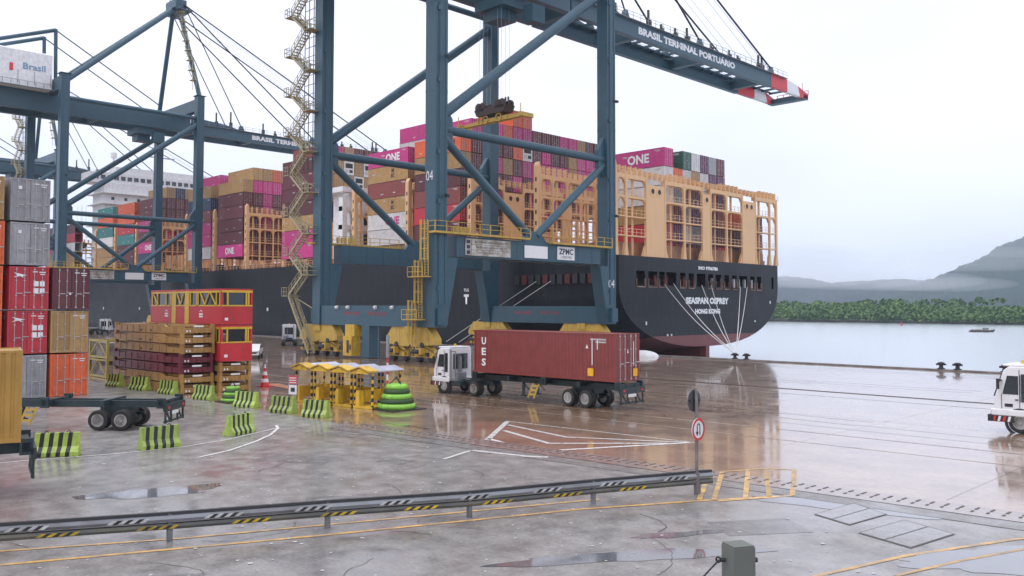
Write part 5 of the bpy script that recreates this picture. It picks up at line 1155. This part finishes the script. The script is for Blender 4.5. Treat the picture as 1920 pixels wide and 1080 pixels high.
# sign pole
SP = (-16.06, 24.95, 0); sg = empty('traffic_sign', SP, 'sign pole with a round u-turn sign below a dark sign seen from behind', 'traffic sign', org=SP)
g = MB(); g.tube((SP[0], SP[1], 0), (SP[0], SP[1], 3.42), .055, 14); g.tube((SP[0], SP[1], 0), (SP[0], SP[1], .72), .10, 12); g.build('pole', [mat('pole_steel', (.14,.12,.12), .5, c2=(.2,.18,.17), scale=4)], sg)
fx_ = SP[0]+.07; yc_ = SP[1]-.02
for nm, zc, front in (('sign_back', 3.08, False), ('sign_face', 2.14, True)):
    g = MB(); g.tube((fx_ if front else SP[0]-.08, yc_, zc), (fx_+.02 if front else SP[0]-.06, yc_, zc), .37, 40); d_ = g.build(nm, [white if front else mat('sign_back_grey', (.05,.05,.05), .5, c2=(.08,.08,.075), scale=5)], sg)
    if front:
        g = MB(); g.ring((fx_+.025, yc_, zc), 0, .37, .29, 0, .006, 40); g.build('red_ring', [redp], d_)
        g = MB(); g.box(fx_+.022, fx_+.03, yc_+.06, yc_+.1, zc-.2, zc+.1); g.box(fx_+.022, fx_+.03, yc_-.1, yc_-.06, zc-.08, zc+.1); g.prism([(yc_-.16, zc-.08), (yc_, zc-.08), (yc_-.08, zc-.21)], 0, fx_+.022, fx_+.03)
        n = 10; vs = [(fx_+.03, yc_+r2*math.cos(math.pi*i/n), zc+.1+r2*math.sin(math.pi*i/n)) for i in range(n+1) for r2 in (.06, .1)]
        g.add(vs, [(2*i, 2*i+1, 2*i+3, 2*i+2) for i in range(n)]); g.build('u_turn_arrow', [blk], d_)
    else:
        g = MB(); g.box(SP[0]-.07, SP[0]-.02, yc_-.3, yc_+.3, zc-.02, zc+.02); g.build('bracket', [dark], d_)
# grey square post with a wire in the foreground
PO = (-2.87, 4.92, 0); pz = 4.69
po = empty('fence_post', PO, 'thick grey square post at the bottom right with a wire attached', 'post', org=PO)
gp = mat('post_grey_green', (.115,.125,.11), .6, var=.08, scale=3); g = MB(); a_ = YAW+.28
def pbox(g, hw, z0, z1):
    c, s = math.cos(a_), math.sin(a_); pts = [(PO[0]+(i*c-j*s)*hw, PO[1]+(i*s+j*c)*hw) for i, j in ((-1,-1),(1,-1),(1,1),(-1,1))]; g.prism(pts, 2, z0, z1)
pbox(g, .074, 0, pz-.012); pbox(g, .070, pz-.012, pz); g.build('shaft', [gp], po)
q = Vector((PO[0], PO[1], pz-.1)); sd = Vector((math.cos(YAW), math.sin(YAW), 0))
g = MB(); g.tube(q-sd*.11, q-sd*.085, .014); g.tube(q+sd*.1, q+sd*.118, .016); g.ring((q.x-sd.x*.125, q.y-sd.y*.125, q.z), 1, .02, .012, -.005, .005, 10); g.build('wire_clamp', [dark], po)
g = MB(); a = q-sd*.12; b = q-sd*1.6-Vector((0,0,1.25)); prev = a
for i in range(1, 13): f = i/12; p = a.lerp(b, f)-Vector((0,0,.10*math.sin(math.pi*f))); g.tube(prev, p, .0055, 6); prev = p
g.build('wire', [dark], po)

# ---------------------------------------------------------------- quay edge: bollards, ropes, boats
def bollard(x, y, label):
    g = MB(); g.tube((0,0,0), (0,0,.1), .5, 16); g.tube((0,0,.1), (0,0,.5), .3, 16, 0, .24); g.tube((0,0,.5), (0,0,.74), .38, 16, 0, .46); g.tube((0,0,.74), (0,0,.86), .46, 16, 0, .25)
    g.box(-.6, .6, -.2, .2, .46, .68); return thing(g, 'bollard', [dark], (x, y, .16 if y > 90.9 else .01), label, 'bollard', 'mooring bollards on the quay edge', local=True).__setattr__('scale', (.72,.72,.8))
for x, y, l in ((-53.4, 91.2, 'dark bollard holding the white mooring ropes below the ship stern'), (-51.9, 91.2, 'dark bollard just right of the roped one'), (-30.7, 91.2, 'left bollard of the distant pair on the quay edge'), (-29.2, 91.2, 'right bollard of the distant pair on the quay edge'), (-25.1, 91.2, 'bollard close to the right white tractor')): bollard(x, y, l)
rl = ['leftmost', 'second', 'third', 'fourth', 'fifth', 'rightmost']
for k, (y, z) in enumerate(((107.4,9.5),(109.7,9.7),(117.4,9.6),(120.1,9.7),(129.0,9.6),(131.2,9.6))):
    g = MB(); a = Vector((-74.4, y, z)); b = Vector((-53.4+random.uniform(-.1, .1), 91.3, .7)); prev = a
    for i in range(1, 15): f = i/14; p = a.lerp(b, f)-Vector((0,0,.8*math.sin(math.pi*f))); g.tube(prev, p, .05, 6); prev = p
    thing(g, 'mooring_rope', [rope_m], (-53.4, 91.3, .7), f'{rl[k]} white mooring rope from the ship stern down to the bollard', 'rope', 'mooring ropes at the stern')
for k, (x, z) in enumerate(((-86, 10.0), (-89, 10.0))):
    g = MB(); g.tube((x, 95.2, z), (x-16, 91.3, .6), .05, 6); thing(g, 'mooring_rope', [rope_m], (x-16, 91.3, .6), ['upper', 'lower'][k]+' mooring rope from the hull side opening behind the crane legs', 'rope', 'side mooring ropes')
g = MB(); n = 18
vs = [(1.7*math.cos(a)*math.cos(b)*1.3, 1.1*math.sin(a)*math.cos(b), 0.75*math.sin(b)) for b in [math.pi/2*j/6 for j in range(7)] for a in [2*math.pi*i/n for i in range(n)]]
g.add(vs, [(j*n+i, j*n+(i+1) % n, (j+1)*n+(i+1) % n, (j+1)*n+i) for j in range(6) for i in range(n)]); g.tube((-2.8,0,.0), (-1.9,0,.5), .4, 8, 0, .3)
thing(g, 'covered_heap', [mat('white_tarpaulin', (.62,.62,.63), .5, bump=.4, scale=2)], (-65.6, 90.0, 0), 'white tarpaulin heap on the quay edge under the ship stern', 'tarpaulin heap', smooth=True, local=True)
# fishing boat and channel buoy
BO = (-102, 345, -2.5); bo_ = empty('small_boat', BO, 'low dark work boat with people sitting on deck out on the channel', 'boat', rz=R(45)); bo_.scale = (.58, .58, .58)
g = MB(); g.prism([(-7.6,.1),(-7.2,1.0),(4.5,1.0),(7.6,1.5),(6.2,.0),(-7.2,-.1)], 1, -1.5, 1.5); g.build('hull', [mat('boat_dark_paint', (.05,.045,.04), .6)], bo_)
g = MB(); g.box(1.0, 3.6, -1, 1, 1, 2.3); g.box(.7, 3.9, -1.2, 1.2, 2.3, 2.45); g.tube((2,0,2.4), (2,0,3.4), .06); g.build('wheelhouse', [tarp], bo_)
g = MB()
for k in range(7): x = -6+k*.95; g.tube((x, -.6, 1), (x, -.6, 1.55), .25, 8, 0, .2); g.tube((x, -.6, 1.55), (x, -.6, 1.85), .13, 8)
g.box(-6.6, .4, .2, 1.0, 1.0, 1.5); g.build('deck_gear', [mat('orange_grey_gear', (.25,.16,.12), .7, c2=(.5,.45,.4), scale=3)], bo_)
g = MB(); g.tube((0,0,-.3), (0,0,.8), .9, 14); g.tube((0,0,.8), (0,0,3.4), .55, 10, 0, .12); g.tube((0,0,3.4), (0,0,3.9), .3, 8, 0, .05)
thing(g, 'channel_buoy', [redp], (-166, 440, -2.5), 'small red channel buoy near the far green shore', 'buoy', local=True).scale = (.6, .6, .6)
# haze over everything
g = MB(); g.box(-5200, 4200, -400, 4700, -8, 300)
hz_ = bpy.data.materials.new('haze'); hz_.use_nodes = True; t = hz_.node_tree; t.nodes.clear(); o_ = N(t, 'ShaderNodeOutputMaterial'); v_ = N(t, 'ShaderNodeVolumePrincipled')
v_.inputs['Color'].default_value = (.72,.86,1,1); v_.inputs['Density'].default_value = 1.4e-4; v_.inputs['Anisotropy'].default_value = .2; L_(t, v_.outputs[0], o_.inputs['Volume'])
struct(g, 'haze', [hz_], kind='stuff')
mi_ = bpy.data.materials.new('mist'); mi_.use_nodes = True; t = mi_.node_tree; t.nodes.clear(); o_ = N(t, 'ShaderNodeOutputMaterial'); v_ = N(t, 'ShaderNodeVolumePrincipled')
v_.inputs['Color'].default_value = (.95,.97,1,1); v_.inputs['Density'].default_value = 7e-4; L_(t, v_.outputs[0], o_.inputs['Volume'])
for px, D, z, rx, rz_, ry_ in ((1500,1500,62,150,24,300),(1590,1450,50,120,16,260),(1440,1500,80,160,30,300),(1690,1400,44,110,13,240),(1840,1250,66,130,12,200),(1900,1250,82,90,9,200),(1770,1350,38,90,9,200),(1530,1500,88,70,14,250)):
    c = wdir(px, D); a = math.atan2(c.y, c.x)-math.pi/2; g = MB(); n, m = 28, 14
    vs = [(rx*math.cos(i*2*math.pi/n)*math.sin(math.pi*(j+.0)/m), ry_*math.sin(i*2*math.pi/n)*math.sin(math.pi*j/m), rz_*math.cos(math.pi*j/m)) for j in range(m+1) for i in range(n)]
    g.add(vs, [(j*n+i, j*n+(i+1) % n, (j+1)*n+(i+1) % n, (j+1)*n+i) for j in range(m) for i in range(n)])
    ob = struct(g, 'mist_bank', [mi_], kind='stuff'); ob.location = (c.x, c.y, z); ob.rotation_euler.z = a
for o in bpy.data.objects:
    if 'org' in o: del o['org']
